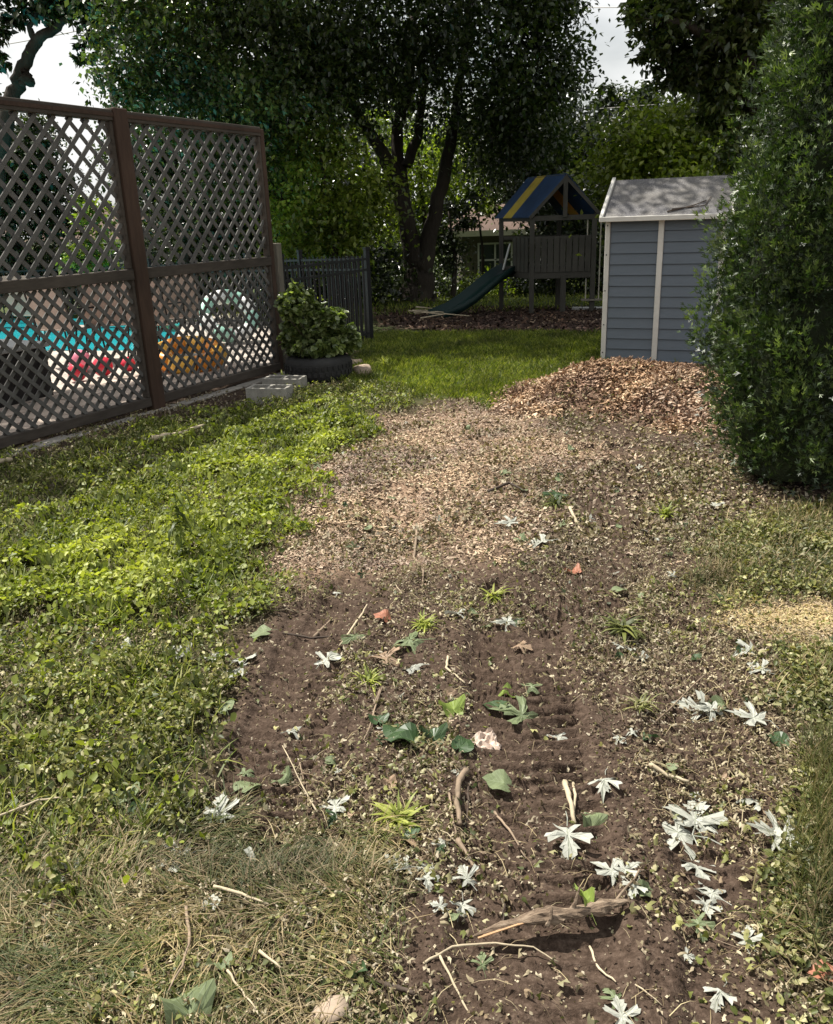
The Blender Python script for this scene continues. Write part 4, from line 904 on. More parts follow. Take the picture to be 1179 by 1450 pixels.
# ------------------------------------------------------------------ shed
A = at(850, 514)[:2]; e1 = at(1012, 519)[:2]-A; wS = float(np.hypot(*e1)); angS = math.atan2(e1[1], e1[0])
EV = float(atY(856, 314, A[1])[2])+.02
sh = thing('garden_shed', 'small blue grey vinyl garden shed with white corner trim behind the chip pile', 'shed', (A[0], A[1], 0), angS)
Dp = 1.15
MB().box((.02, .03, 0), (wS-.02, Dp, EV-.02)).build('wall_core', M['siding'], sh)
nb = 13; bh = (EV-.06)/nb
for bx0, bx1 in ((.055, wS*.475-.03), (wS*.475+.03, wS-.05)):
    bm_ = MB(); i0 = 0
    bm_.v = [(bx0, .004, 0), (bx1, .004, 0), (bx1, .018, bh-.006), (bx0, .018, bh-.006), (bx0, .028, 0), (bx1, .028, 0), (bx1, .028, bh-.006), (bx0, .028, bh-.006)]
    bm_.f = [(0, 1, 2, 3), (4, 7, 6, 5), (0, 4, 5, 1), (3, 2, 6, 7), (0, 3, 7, 4), (1, 5, 6, 2)]
    me_ = bm_.mesh('siding_board')
    for k in range(nb):
        o = link('siding_board', me_, M['siding'], sh); o.location = (0, 0, .05+k*bh)
for xt, wt in ((0, .05), (wS*.475-.028, .056), (wS-.048, .05)):
    MB().box((xt, -.014, .02), (xt+wt, .03, EV)).build('corner_trim', M['white_trim'], sh, .004)
MB().box((0, -.006, 0), (wS, .03, .05)).build('base_trim', M['siding'], sh, .003)
sc_ = MB().tube([(0, -.016, 0), (0, -.020, 0)], .007, 8).mesh('screw')
for zk in (.12, .42, .78, 1.15, EV-.06):
    o = link('screw', sc_, M['black_metal'], sh); o.location = (.022, 0, zk)
    o = link('screw', sc_, M['black_metal'], sh); o.location = (wS-.024, 0, zk)
rid = .60; RH = EV+.40
def slope(y0, z0, y1, z1, x0, x1, th): 
    mb = MB(); mb.v = [(x0, y0, z0), (x1, y0, z0), (x1, y1, z1), (x0, y1, z1)]; mb.v += [(a, b, c-th) for a, b, c in mb.v]
    mb.f = [(0, 1, 2, 3), (7, 6, 5, 4), (0, 4, 5, 1), (1, 5, 6, 2), (2, 6, 7, 3), (3, 7, 4, 0)]; return mb
slope(-.08, EV+.01, rid, RH, -.02, wS+.04, .02).build('roof_panel', M['roof'], sh)
slope(rid, RH-.001, Dp+.08, EV, -.02, wS+.04, .02).build('roof_panel', M['roof'], sh)
mb = MB().bar((-.035, -.09, EV+.012), (-.035, rid, RH+.012), .035, .045, (0, 0, 1)); mb.build('rake_trim', M['white_trim'], sh, .003)
mb = MB().bar((wS+.055, -.09, EV+.012), (wS+.055, rid, RH+.012), .035, .045, (0, 0, 1)); mb.build('rake_trim', M['white_trim'], sh, .003)
MB().box((-.05, -.115, EV-.022), (wS+.07, -.078, EV+.028)).build('eave_trim', M['white_trim'], sh, .004)
mb = MB(); mb.v = [(-.004, .03, EV-.03), (-.004, Dp, EV-.03), (-.004, rid, RH-.04), (.02, .03, EV-.03), (.02, Dp, EV-.03), (.02, rid, RH-.04)]; mb.f = [(0, 2, 1), (3, 4, 5), (0, 3, 5, 2), (1, 2, 5, 4), (0, 1, 4, 3)]; mb.build('gable', M['siding'], sh)
rm = Matrix.Rotation(angS, 3, 'Z')
def roofp(x_, v_): y_ = -.08+v_*(rid+.08); z_ = EV+.01+v_*(RH-EV-.01)+.012; q = rm@Vector((x_, y_, z_)); return (q.x+A[0], q.y+A[1], q.z)
def twig_thing(pts, rad, mat, label, name='twig', group=None, cat=None, seg=4, n=6):
    c0 = Vector(pts[0]); ps = []
    for i in range(len(pts)-1):
        for k in range(seg):
            q = Vector(pts[i]).lerp(Vector(pts[i+1]), k/seg)
            if i+k > 0: q += Vector((random.uniform(-1, 1), random.uniform(-1, 1), random.uniform(-.3, .5)))*min(rad*.6, .0022)
            ps.append(q-c0)
    ps.append(Vector(pts[-1])-c0); m = len(ps)
    o = MB().tube(ps, [rad*(1-.5*i/m)*random.uniform(.8, 1.12) for i in range(m)], n, True, .2).build(name, mat, None, smooth=True)
    o.location = c0; tag(o, label, cat or 'twig', group); return o
twig_thing([roofp(.62, .10), roofp(.85, .22), roofp(.98, .34)], .009, M['twig_dark'], 'dark fallen twig lying on the shed roof, the longer one', group='twigs on the shed roof')
twig_thing([roofp(.66, .16), roofp(.98, .22), roofp(1.02, .44)], .007, M['twig_dark'], 'thinner forked twig on the shed roof above the longer one', group='twigs on the shed roof')

# ------------------------------------------------------------------ playset
G = at(752, 443); gz_ = G[2]; aP = R(-6)
ps = thing('playset', 'weathered wooden playset tower with blue and yellow canopy and green slide', 'playset', (G[0], G[1], gz_), aP)
sc1 = F/(G[1]/_fw[1]*0+float(proj(G[0], G[1], gz_)[2])) ; ppm = sc1
WP = 84/ppm; DPp = 1.35
def pz(py): return float(atY(790, py, G[1])[2])-gz_
sk = -.42   # tower is turned, its left side shows
def PP(x_, d_, z_): return (x_+d_*sk, d_*.83, z_)
def pbar(a, b, w_, h_, name, mat): return MB().bar(a, b, w_, h_).build(name, mat, ps, .004)
zd, zrail, ztop = pz(384), pz(337), pz(306)
for (x_, d_) in ((0, 0), (WP, 0), (0, DPp), (WP, DPp)):
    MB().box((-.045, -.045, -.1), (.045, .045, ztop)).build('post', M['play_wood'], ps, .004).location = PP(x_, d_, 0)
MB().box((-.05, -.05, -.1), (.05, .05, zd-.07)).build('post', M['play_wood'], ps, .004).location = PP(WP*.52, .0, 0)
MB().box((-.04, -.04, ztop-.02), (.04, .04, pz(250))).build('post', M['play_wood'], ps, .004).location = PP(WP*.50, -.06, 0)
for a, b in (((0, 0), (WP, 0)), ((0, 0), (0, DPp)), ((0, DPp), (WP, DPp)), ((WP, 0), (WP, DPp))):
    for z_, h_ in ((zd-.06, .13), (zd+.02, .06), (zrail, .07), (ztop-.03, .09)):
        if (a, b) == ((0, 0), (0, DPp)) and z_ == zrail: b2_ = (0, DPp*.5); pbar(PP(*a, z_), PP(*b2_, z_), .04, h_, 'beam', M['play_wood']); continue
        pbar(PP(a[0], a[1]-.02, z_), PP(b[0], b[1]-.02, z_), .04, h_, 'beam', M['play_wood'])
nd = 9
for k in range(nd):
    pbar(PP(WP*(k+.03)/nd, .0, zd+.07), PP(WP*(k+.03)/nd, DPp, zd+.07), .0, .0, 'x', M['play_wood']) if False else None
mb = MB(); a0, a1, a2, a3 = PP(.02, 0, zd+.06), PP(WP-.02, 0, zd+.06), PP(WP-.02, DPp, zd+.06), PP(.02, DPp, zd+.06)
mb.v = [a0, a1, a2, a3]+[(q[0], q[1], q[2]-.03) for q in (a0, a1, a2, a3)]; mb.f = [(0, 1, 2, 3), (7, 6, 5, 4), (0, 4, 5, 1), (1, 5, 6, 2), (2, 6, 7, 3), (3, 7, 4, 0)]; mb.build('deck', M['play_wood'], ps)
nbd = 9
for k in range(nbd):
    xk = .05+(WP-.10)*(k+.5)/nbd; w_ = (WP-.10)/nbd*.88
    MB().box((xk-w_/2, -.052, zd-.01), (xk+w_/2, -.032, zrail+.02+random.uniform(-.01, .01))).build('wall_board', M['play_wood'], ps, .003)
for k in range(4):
    d_ = .10+DPp*.5*(k+.5)/4-.05; a = PP(-.04, d_, 0); o = MB().box((-.01, -.065, zd-.01), (.01, .065, zrail+.02)).build('wall_board', M['play_wood'], ps, .003); o.location = (a[0], a[1], 0); o.rotation_euler = (0, 0, math.atan2(.83, sk)-math.pi/2)
# canopy: ridge runs front-back, stripes run down the slope
apex = pz(246); xm = WP*.5
stripes = ['tarp_blue', 'tarp_yellow', 'tarp_blue']; cuts = [-.12, DPp*.30, DPp*.62, DPp+.1]
cuts = [-.10, .52*DPp, .80*DPp, DPp+.12]
for side in (-1, 1):
    for k in range(3):
        a0 = PP(xm, cuts[k], apex); a1 = PP(xm, cuts[k+1]-.003, apex); xe = xm+side*(WP*.5+.08)
        b0 = PP(xe, cuts[k], ztop+.0); b1 = PP(xe, cuts[k+1]-.003, ztop+.0)
        mb = MB(); mb.v = [a0, a1, b1, b0]+[(q[0], q[1], q[2]-.012) for q in (a0, a1, b1, b0)]
        mb.f = [(0, 1, 2, 3), (7, 6, 5, 4), (0, 4, 5, 1), (1, 5, 6, 2), (2, 6, 7, 3), (3, 7, 4, 0)]
        mm = stripes[k] if side < 0 else ['tarp_blue', 'tarp_orange', 'tarp_blue'][k]
        mb.build('canopy_strip', M[mm], ps)
pbar(PP(xm, -.1, apex-.05), PP(xm, DPp+.1, apex-.05), .04, .07, 'ridge_beam', M['play_wood'])
for side in (-1, 1):
    pbar(PP(xm, -.08, apex-.07), PP(xm+side*(WP*.5+.08), -.08, ztop-.02), .04, .06, 'rafter', M['play_wood'])
# slide
def iv(px, py, Y): q = atY(px, py, Y); v = Vector((q[0]-G[0], q[1]-G[1], q[2]-gz_)); return Matrix.Rotation(-aP, 3, 'Z')@v
s0 = iv(722, 382, G[1]+.8); s1 = iv(680, 412, G[1]+.3); s2_ = iv(645, 438, G[1]-.1); s3 = iv(618, 450, G[1]-.4)
prev = [s0, (s0+s1)/2+Vector((0, 0, .03)), s1, (s1+s2_)/2-Vector((0, 0, .02)), s2_, s3]
mb = MB(); dirn = (s3-s0); dirn.z = 0; sdv = dirn.cross(Vector((0, 0, 1))).normalized()
for i, q in enumerate(prev):
    for (o_, z_) in ((-.26, .12), (-.22, .13), (-.19, 0), (.19, 0), (.22, .13), (.26, .12), (.21, -.03), (-.21, -.03)):
        mb.v.append(tuple(q+sdv*o_+Vector((0, 0, z_))))
    if i:
        for j in range(8): a = (i-1)*8+j; b = (i-1)*8+(j+1) % 8; mb.f.append((a, b, b+8, a+8))
mb.f += [tuple(range(7, -1, -1)), tuple(len(mb.v)-8+k for k in range(8))]
mb.build('slide', M['slide'], ps, 0, True)
pbar(iv(722, 345, G[1]+.8), iv(712, 382, G[1]+.7), .03, .03, 'handrail', M['white'])
# rope swing hanging from a beam on the right
sx = WP+.10
ba = iv(829, 330, G[1]+.1); bb_ = iv(900, 326, G[1]+.1)
MB().bar(PP(WP, 0, ztop+.0), PP(WP+1.7, .1, ztop+.02), .08, .12).build('swing_beam', M['play_wood'], ps, .004)
MB().bar(PP(WP+1.65, .1, ztop), PP(WP+1.9, -.7, 0), .08, .08).build('swing_leg', M['play_wood'], ps, .004); MB().bar(PP(WP+1.65, .1, ztop), PP(WP+1.9, .9, 0), .08, .08).build('swing_leg', M['play_wood'], ps, .004)
seat_z = pz(424)
for xo in (-.22, .02):
    MB().tube([(sx+xo, .02, ztop-.05), (sx+xo, .02, seat_z)], .012, 6).build('rope', M['rope'], ps)
MB().box((sx-.30, -.09, seat_z-.03), (sx+.08, .12, seat_z)).build('swing_seat', M['grey_wood'], ps, .004)
# small pale sled lying on the mulch right of the playset
p = at(836, 438); mb = MB(); 
mb.v = [(-.35, -.12, .05), (.30, -.14, .03), (.42, 0, .12), (.30, .14, .03), (-.35, .12, .05), (-.35, -.10, .0), (.28, -.11, 0), (.28, .11, 0), (-.35, .10, 0)]
mb.f = [(0, 1, 3, 4), (1, 2, 3), (5, 8, 7, 6), (0, 5, 6, 1), (4, 3, 7, 8), (0, 4, 8, 5), (1, 6, 2), (3, 2, 7), (6, 7, 2)]
o = mb.build('plastic_sled', M['white'], None, .004); o.location = tuple(p); tag(o, 'pale plastic sled lying on the mulch beside the swing', 'sled')
# brush on the mulch by the maple
for k in range(7):
    a = at(566+random.uniform(0, 34), 448+random.uniform(-6, 6)); an = random.uniform(-.4, .7); L_ = random.uniform(.5, .9)
    twig_thing([(a[0], a[1], a[2]+.04+.02*k), (a[0]+L_*.5*math.cos(an), a[1]+L_*.5*math.sin(an), a[2]+.10), (a[0]+L_*math.cos(an), a[1]+L_*math.sin(an), a[2]+.05)], .016, M['twig_pale'], 'pale dry branch in the small brush heap on the mulch left of the slide', 'brush_stick', 'brush heap sticks', 'stick', 2)

# ------------------------------------------------------------------ neighbour house and far roofs
def house(px0, px1, peave, proof, Y, label, wins, rz=0, wallm='house_wall'):
    g = float(base_h(0, Y)); a = atY(px0, peave, Y); b = atY(px1, peave, Y); zr = atY(px0, proof, Y)[2]; L_ = b[0]-a[0]
    t = thing('house', label, 'house', (a[0], Y, g), rz); ze = a[2]-g; zr = zr-g
    MB().box((.4, .4, 0), (L_-.4, 6.4, ze-.02)).build('wall', M[wallm], t)
    mb = MB(); x0, x1, y0, y1 = 0, L_, 0, 6.8; hx = min(2.6, L_*.3)
    mb.v = [(x0, y0, ze), (x1, y0, ze), (x1, y1, ze), (x0, y1, ze), (hx, 3.4, zr+.5), (L_-hx, 3.4, zr+.5)]
    mb.f = [(0, 1, 5, 4), (1, 2, 5), (2, 3, 4, 5), (3, 0, 4), (0, 3, 2, 1)]; mb.build('roof', M['house_roof'], t)
    MB().box((-.03, -.04, ze-.16), (L_+.03, 0, ze+.03)).build('fascia', M['fascia'], t)
    for (wx, ww) in wins:
        wd = MB().box((wx, .36, ze-1.5), (wx+ww, .398, ze-.45)).build('window', M['glass_dark'], t)
        fr = MB()
        for xk in (wx-.06, wx+ww/2-.03, wx+ww): fr.box((xk, .33, ze-1.56), (xk+.06, .358, ze-.39))
        for zk in (ze-1.56, ze-1.0, ze-.45): fr.box((wx, .332, zk), (wx+ww, .356, zk+.06))
        fr.build('frame', M['white'], wd)
house(638, 790, 329, 312, 30.5, 'low neighbour house with brown red roof and cream fascia behind the playset', [(1.0, 1.1), (3.2, 1.0)])
house(30, 215, 344, 312, 38, 'neighbour house with pale grey roof seen through the left lattice', [(1.5, 1.2), (3.6, 1.2)])
house(-420, -40, 350, 318, 44, 'far neighbour house beyond the left frame edge', [(2, 1.2)])

# ------------------------------------------------------------------ utility pole and wires
p0 = atY(152, 80, 34); g34 = float(base_h(0, 34))
up = thing('utility_pole', 'thin grey utility pole rising behind the tall lattice post', 'pole', (p0[0], 34, g34))
MB().tube([(0, 0, 0), (0, 0, 6), (0, 0, 13)], [.15, .13, .10], 10).build('pole_shaft', M['grey_wood'], up, smooth=True)
MB().box((-1.1, -.05, 11.9), (1.1, .05, 12.02)).build('crossarm', M['grey_wood'], up)
def wire(a, b, sag, label, r_=.018):
    a = Vector(a); b = Vector(b); ps_ = []
    for k in range(17): s = k/16; q = a.lerp(b, s); q.z -= sag*4*s*(1-s); ps_.append(q-a)
    o = MB().tube(ps_, r_, 5).build('overhead_wire', M['wire'], None); o.location = a; tag(o, label, 'wire', 'overhead wires')
M['wire'] = plain('pale_cable', (.30, .29, .26), .4, 5, .1, 0, 0, .5)
wire(atY(163, 165, 34), atY(930, 148, 28), .25, 'uppermost pale overhead wire crossing behind the maple stems', .014)
wire(atY(163, 190, 34), atY(930, 166, 28), .25, 'middle overhead wire crossing behind the maple stems', .011)
wire(atY(163, 207, 34), atY(900, 205, 30), .2, 'lowest overhead wire crossing behind the maple stems', .011)
wire(atY(-300, 60, 40), atY(150, 10, 34), .3, 'upper overhead wire crossing the pale sky at upper left', .016)
wire(atY(-300, 90, 40), atY(150, 35, 34), .3, 'lower overhead wire crossing the pale sky at upper left', .016)
wire(atY(760, 10, 28), atY(1300, -20, 22), .15, 'overhead wire crossing the sky gap at upper right', .012)

# ------------------------------------------------------------------ leaves, twigs, log picked out one by one
HALF = [(.015, .02), (.10, -.02), (.20, -.09), (.33, -.10), (.25, .02), (.16, .10), (.12, .16), (.26, .20), (.36, .24), (.50, .27), (.56, .38), (.47, .40), (.46, .52), (.36, .43), (.24, .38), (.09, .31), (.08, .40), (.10, .52), (.23, .60), (.14, .63), (.17, .76), (.08, .76), (.05, .88), (0, 1.02)]
def maple_mesh(curl=.15, fold=.2, seed=0):
    rs = np.random.default_rng(seed); j = lambda: rs.normal(0, .016)
    rt = [(a+j(), b+j()) for a, b in HALF]; lf = [(-a+j(), b+j()) for a, b in HALF[:-1]][::-1]
    out = rt+lf; c = (0, .24); pts = [c]+[( .5*(p[0]+c[0]), .5*(p[1]+c[1])) for p in out]+out; n_ = len(out)
    f = []
    for k in range(n_):
        k2 = (k+1) % n_; f.append((0, 1+k, 1+k2)); f.append((1+k, 1+n_+k, 1+n_+k2)); f.append((1+k, 1+n_+k2, 1+k2))
    ph = rs.uniform(0, 6.28); v = []
    for (x_, y_) in pts:
        r2 = x_*x_+(y_-.35)**2
        z_ = fold*abs(x_)+curl*r2*math.cos(2*math.atan2(y_-.3, x_)+ph)*1.4-curl*r2*.9+.035*math.sin(9*x_+ph)*math.sin(7*y_+ph)+rs.normal(0, .012)
        v.append((x_, y_-.3, z_))
    b = len(v); w_ = .012   # stalk, bent
    for k, (yy_, zz_) in enumerate(((-.28, .012), (-.5, .03), (-.72, .0))):
        xo = .05*k*k*rs.uniform(-1, 1); v += [(xo-w_, yy_, zz_), (xo+w_, yy_, zz_), (xo, yy_, zz_+w_)]
        if k: a = b+(k-1)*3; f += [(a, a+1, a+4), (a, a+4, a+3), (a+1, a+2, a+5), (a+1, a+5, a+4), (a+2, a, a+3), (a+2, a+3, a+5)]
    me_ = bpy.data.meshes.new('maple_leaf'); me_.from_pydata(v, [], f); me_.update(); return me_
def round_mesh(seed=0, curl=.2):
    rs = np.random.default_rng(seed+50); n_ = 22; out = []
    for k in range(n_):
        a = 2*math.pi*k/n_-math.pi/2; r_ = .46*(1-.28*math.exp(-((a+math.pi/2) % (2*math.pi))**2*6)-.0)+.03*math.cos(5*a)+rs.normal(0, .012)
        if k == 0: r_ *= .6
        out.append((r_*math.cos(a)*1.0, r_*math.sin(a)*1.08+(.12 if abs(a-math.pi/2) < .2 else 0)))
    pts = [(0, -.15)]+[(.55*p[0], .55*p[1]-.06) for p in out]+out; f = []
    for k in range(n_):
        k2 = (k+1) % n_; f.append((0, 1+k, 1+k2)); f.append((1+k, 1+n_+k, 1+n_+k2)); f.append((1+k, 1+n_+k2, 1+k2))
    ph = rs.uniform(0, 6); v = [(x_, y_, curl*(x_*x_)*1.5+.12*curl*math.sin(8*y_+ph)-curl*y_*y_*.6+.05*math.sin(7*x_+ph)*curl) for x_, y_ in pts]
    b = len(v); w_ = .010
    for k, (yy_, zz_) in enumerate(((-.18, .012), (-.5, .03), (-.8, .0))):
        v += [(-w_, yy_, zz_), (w_, yy_, zz_), (0, yy_, zz_+w_)]
        if k: a = b+(k-1)*3; f += [(a, a+1, a+4), (a, a+4, a+3), (a+1, a+2, a+5), (a+1, a+5, a+4), (a+2, a, a+3), (a+2, a+3, a+5)]
    me_ = bpy.data.meshes.new('round_leaf'); me_.from_pydata(v, [], f); me_.update(); return me_
LM = {}
def leaf_obj(kind, mat, var):
    key = (kind, mat, var)
    if key not in LM:
        me_ = maple_mesh([.30, .5, .15, .65, .4, .25, .55][var % 7], [.20, .08, .40, -.15, -.25, .12, .3][var % 7], var) if kind == 'maple' else round_mesh(var, [.3, .6, 1.0][var % 3])
        me_.materials.append(M[mat]); LM[key] = me_
    return LM[key]
def leaf(px, py, size, kind, mat, rot, label, var=None, tilt=.18, group=None, lift=0, world=None):
    if world is None: p = at(px, py); d = float(proj(p[0], p[1], p[2])[2]); s = size/F*d*(1.02 if kind == 'maple' else .95)
    else: p = world; s = size
    var = random.randrange(12) if var is None else var
    o = link({'maple': 'maple_leaf', 'round': 'round_leaf'}[kind], leaf_obj(kind, mat, var), None)
    o.location = (p[0], p[1], bumpz(p[0], p[1])+.008+s*.10+lift); o.scale = (s, s, s)
    o.rotation_euler = (random.gauss(0, tilt), random.gauss(0, tilt), R(rot)); tag(o, label, 'leaf', group); return o
mw_, rg = 'leaf_white', 'leaf_palegreen'
LEAVES = [
 (955, 1172, 88, 'maple', mw_, 60, 'largest pale maple leaf of the cluster at lower right, left one'),
 (985, 1152, 80, 'maple', mw_, -20, 'upright pale maple leaf topping the cluster at lower right'),
 (1004, 1158, 62, 'maple', mw_, -70, 'pale maple leaf on the right side of the lower right cluster'),
 (988, 1218, 52, 'maple', mw_, 190, 'narrow pale maple leaf hanging below the lower right cluster'),
 (1096, 1180, 62, 'maple', mw_, 80, 'bright white maple leaf near the right grass, left of its pair'),
 (1118, 1190, 64, 'maple', mw_, -110, 'bright white maple leaf near the right grass, right of its pair'),
 (804, 1192, 62, 'maple', mw_, 175, 'single white curled maple leaf on the tread track'),
 (862, 1238, 46, 'maple', mw_, 40, 'white maple leaf just above the right end of the bark log'),
 (886, 1238, 40, 'maple', mw_, -60, 'white maple leaf touching the one above the bark log'),
 (898, 1266, 34, 'maple', mw_, 150, 'small white leaf right of the bark log end'),
 (1008, 1252, 50, 'maple', mw_, 15, 'white maple leaf below the lower right cluster'),
 (1000, 1275, 40, 'maple', mw_, 170, 'greyish leaf hidden under the white one below the cluster'),
 (1060, 1320, 42, 'maple', mw_, -20, 'pale folded leaf on bare soil at lower right'),
 (990, 1305, 40, 'maple', rg, 180, 'pale green torn leaf right of the bark log'),
 (345, 934, 42, 'maple', mw_, -30, 'white maple leaf at the left soil edge, upper of a pair'),
 (334, 957, 42, 'maple', mw_, 150, 'white maple leaf at the left soil edge, lower of a pair'),
 (358, 1226, 54, 'maple', mw_, 100, 'large white leaf lying on the matted grass'),
 (316, 1156, 48, 'maple', mw_, 10, 'white folded leaf where weeds meet soil'),
 (295, 1183, 40, 'maple', mw_, 60, 'dull white leaf just below left of the folded one'),
 (660, 1250, 38, 'maple', mw_, 20, 'white maple leaf left of the track above the log'),
 (572, 1240, 40, 'maple', mw_, 70, 'white leaf casting a dark shadow left of the track'),
 (556, 1232, 28, 'maple', mw_, -40, 'small white leaf beside the shadowed one'),
 (654, 1290, 36, 'maple', mw_, 170, 'white curled leaf directly left of the bark log'),
 (605, 1262, 32, 'maple', mw_, 190, 'small pointed white leaf above the dark hollow'),
 (598, 1236, 24, 'maple', mw_, 130, 'tiny white leaf between two larger ones left of the track'),
 (625, 1204, 28, 'maple', mw_, -10, 'small white leaf under the curved thick twig'),
 (622, 1300, 24, 'maple', mw_, 60, 'faded leaf scrap left of the curled white leaf'),
 (683, 1365, 30, 'maple', rg, 0, 'pale leaf below the bark log'),
 (204, 1398, 48, 'maple', 'leaf_brown', 15, 'pinkish tan maple leaf on matted grass at lower left'),
 (920, 752, 30, 'maple', mw_, 45, 'white leaf in front of the arborvitae shade'),
 (1012, 722, 24, 'maple', mw_, -20, 'small white leaf at the foot of the arborvitae'),
 (720, 742, 30, 'maple', mw_, 90, 'pale leaf at the edge of the wood chips'),
 (765, 770, 36, 'maple', mw_, 60, 'pale leaf right of the centre between chips and soil'),
 (738, 762, 26, 'maple', rg, -20, 'greenish leaf left of the pale one below the chips'),
 (786, 705, 34, 'maple', 'leaf_green', 160, 'dark green standing leaf by the right tyre track'),
 (832, 735, 26, 'maple', mw_, 10, 'faded leaf left of the right tyre track'),
 (645, 877, 30, 'maple', mw_, 20, 'white maple leaf in the middle of the yard'),
 (584, 945, 34, 'maple', mw_, 80, 'pale leaf right of the tan oak leaf'),
 (464, 932, 40, 'maple', mw_, -30, 'grey white leaf on the left bare soil'),
 (500, 900, 38, 'maple', rg, 50, 'dull pale leaf above the left bare soil'),
 (715, 880, 36, 'maple', mw_, 110, 'white leaf over a dark clump of stems'),
 (728, 870, 28, 'maple', 'leaf_green', 10, 'dark leaf behind the white one over the clump'),
 (1062, 1026, 50, 'maple', mw_, 70, 'white pointed leaf by the clover on the right'),
 (990, 998, 54, 'maple', mw_, 60, 'long pale leaf pile piece right of centre'),
 (1004, 1004, 44, 'maple', mw_, 100, 'pale leaf overlapping the long one right of centre'),
 (1075, 955, 34, 'maple', mw_, 30, 'pale leaf in the clover below the straw patch'),
 (1058, 925, 36, 'maple', mw_, 110, 'white leaf at the lower edge of the straw patch'),
 (855, 1112, 44, 'maple', mw_, 160, 'pale green white leaf at the right side of the track'),
 (475, 1146, 42, 'maple', mw_, 10, 'white leaf above the matted grass centre left'),
 (790, 1030, 32, 'maple', mw_, 20, 'small white leaf on the middle of the tread track'),
 (752, 970, 30, 'maple', rg, 0, 'pale green star shaped leaf at the track top'),
 (412, 1032, 26, 'maple', mw_, -45, 'white scrap leaf on the left bare soil near its lower edge'),
 (178, 917, 36, 'maple', mw_, 90, 'white leaf lying in the weeds, far left one'),
 (262, 930, 42, 'maple', mw_, 80, 'white leaf lying in the weeds near the soil edge'),
 (304, 935, 34, 'maple', mw_, 0, 'white leaf between the weeds and the pair on soil'),
 (218, 1028, 38, 'maple', mw_, 30, 'white leaf half hidden in the left weeds'),
 (250, 1228, 60, 'maple', mw_, 110, 'white torn leaf strip above the matted grass'),
 (100, 1250, 46, 'maple', mw_, 130, 'pale folded leaf in dark weeds at lower left'),
 (1155, 1110, 34, 'maple', mw_, 50, 'pale leaf at the top of the tall grass tuft'),
 (1072, 1130, 44, 'maple', mw_, 80, 'pale leaf above the bright white pair'),
 (870, 1410, 40, 'maple', rg, 20, 'pale green leaf at the bottom between soil patches'),
 (1020, 1400, 44, 'maple', mw_, 140, 'grey torn leaf in the grass at bottom right'),
 (880, 1440, 50, 'maple', mw_, 0, 'pale leaf cut by the bottom edge right of centre'),
 (177, 1138, 50, 'round', rg, 20, 'round pale green leaf lying in the left weeds'),
 (350, 1112, 44, 'round', rg, -30, 'round pale green leaf on bare soil at left'),
 (398, 1098, 36, 'round', rg, 60, 'half folded round leaf right of the one on soil'),
 (838, 1157, 42, 'round', rg, 10, 'round pale green leaf at the right rim of the track'),
 (268, 1444, 84, 'round', rg, 30, 'big round green leaf at the bottom edge in the grass'),
 (640, 1003, 42, 'round', 'leaf_lime', 20, 'lime green round leaf in the centre'),
 (719, 977, 26, 'round', 'leaf_lime', 80, 'small yellow leaf lying above the centre track'),
 (576, 913, 58, 'maple', rg, 60, 'large fresh green maple leaf above centre'),
 (1016, 999, 34, 'round', rg, 90, 'rounded green leaf at the end of the pale leaf pile'),
 (707, 1108, 44, 'round', rg, 80, 'pale round leaf left of the tread track'),
 (370, 898, 32, 'round', rg, 90, 'pale oval leaf at the top of the left soil'),
 (352, 860, 46, 'round', rg, 80, 'pale leaf at the right tip of the weeds'),
 (300, 1290, 30, 'round', mw_, 0, 'faded round leaf in matted grass'),
 (612, 1042, 44, 'round', 'leaf_green', 20, 'dark green round leaf in the centre clump, right'),
 (578, 1052, 58, 'round', 'leaf_green', 80, 'dark green round leaf in the centre clump, lower'),
 (562, 1036, 46, 'round', 'leaf_green', 150, 'dark green round leaf in the centre clump, left'),
 (655, 1058, 36, 'round', 'leaf_green', -40, 'dark green leaf beside the crumpled pale scrap'),
 (700, 992, 42, 'round', 'leaf_green', 30, 'dark green leaf left of the big folded one'),
 (735, 1008, 62, 'maple', rg, 70, 'big folded green grey leaf in the centre right'),
 (535, 1020, 34, 'round', 'leaf_green', 10, 'small dark green leaf left of the centre clump'),
 (581, 1188, 32, 'round', 'leaf_green', 0, 'bright green leaf under the weed rosette'),
 (1100, 1052, 36, 'round', 'leaf_green', 20, 'dark green leaf by the clover at right'),
 (320, 1005, 30, 'round', rg, 20, 'little green leaf at the left soil edge'),
 (545, 936, 46, 'maple', 'leaf_brown', 30, 'tan oak like leaf above centre'),
 (736, 913, 32, 'maple', 'leaf_brown', -20, 'small tan leaf at the head of the track'),
 (812, 807, 26, 'round', 'leaf_red', 30, 'small orange leaf beside the right track'),
 (762, 838, 28, 'round', 'leaf_brown', 0, 'brown upright leaf right of centre'),
 (1076, 782, 26, 'round', 'leaf_brown', 20, 'tan leaf in the weeds right of the arborvitae shade'),
 (1168, 1378, 40, 'round', 'leaf_red', 70, 'orange red leaf at the bottom right edge'),
 (543, 884, 26, 'round', 'leaf_red', 70, 'small dull red scrap above the centre'),
]
for l_ in LEAVES: leaf(*l_[:6], l_[6])
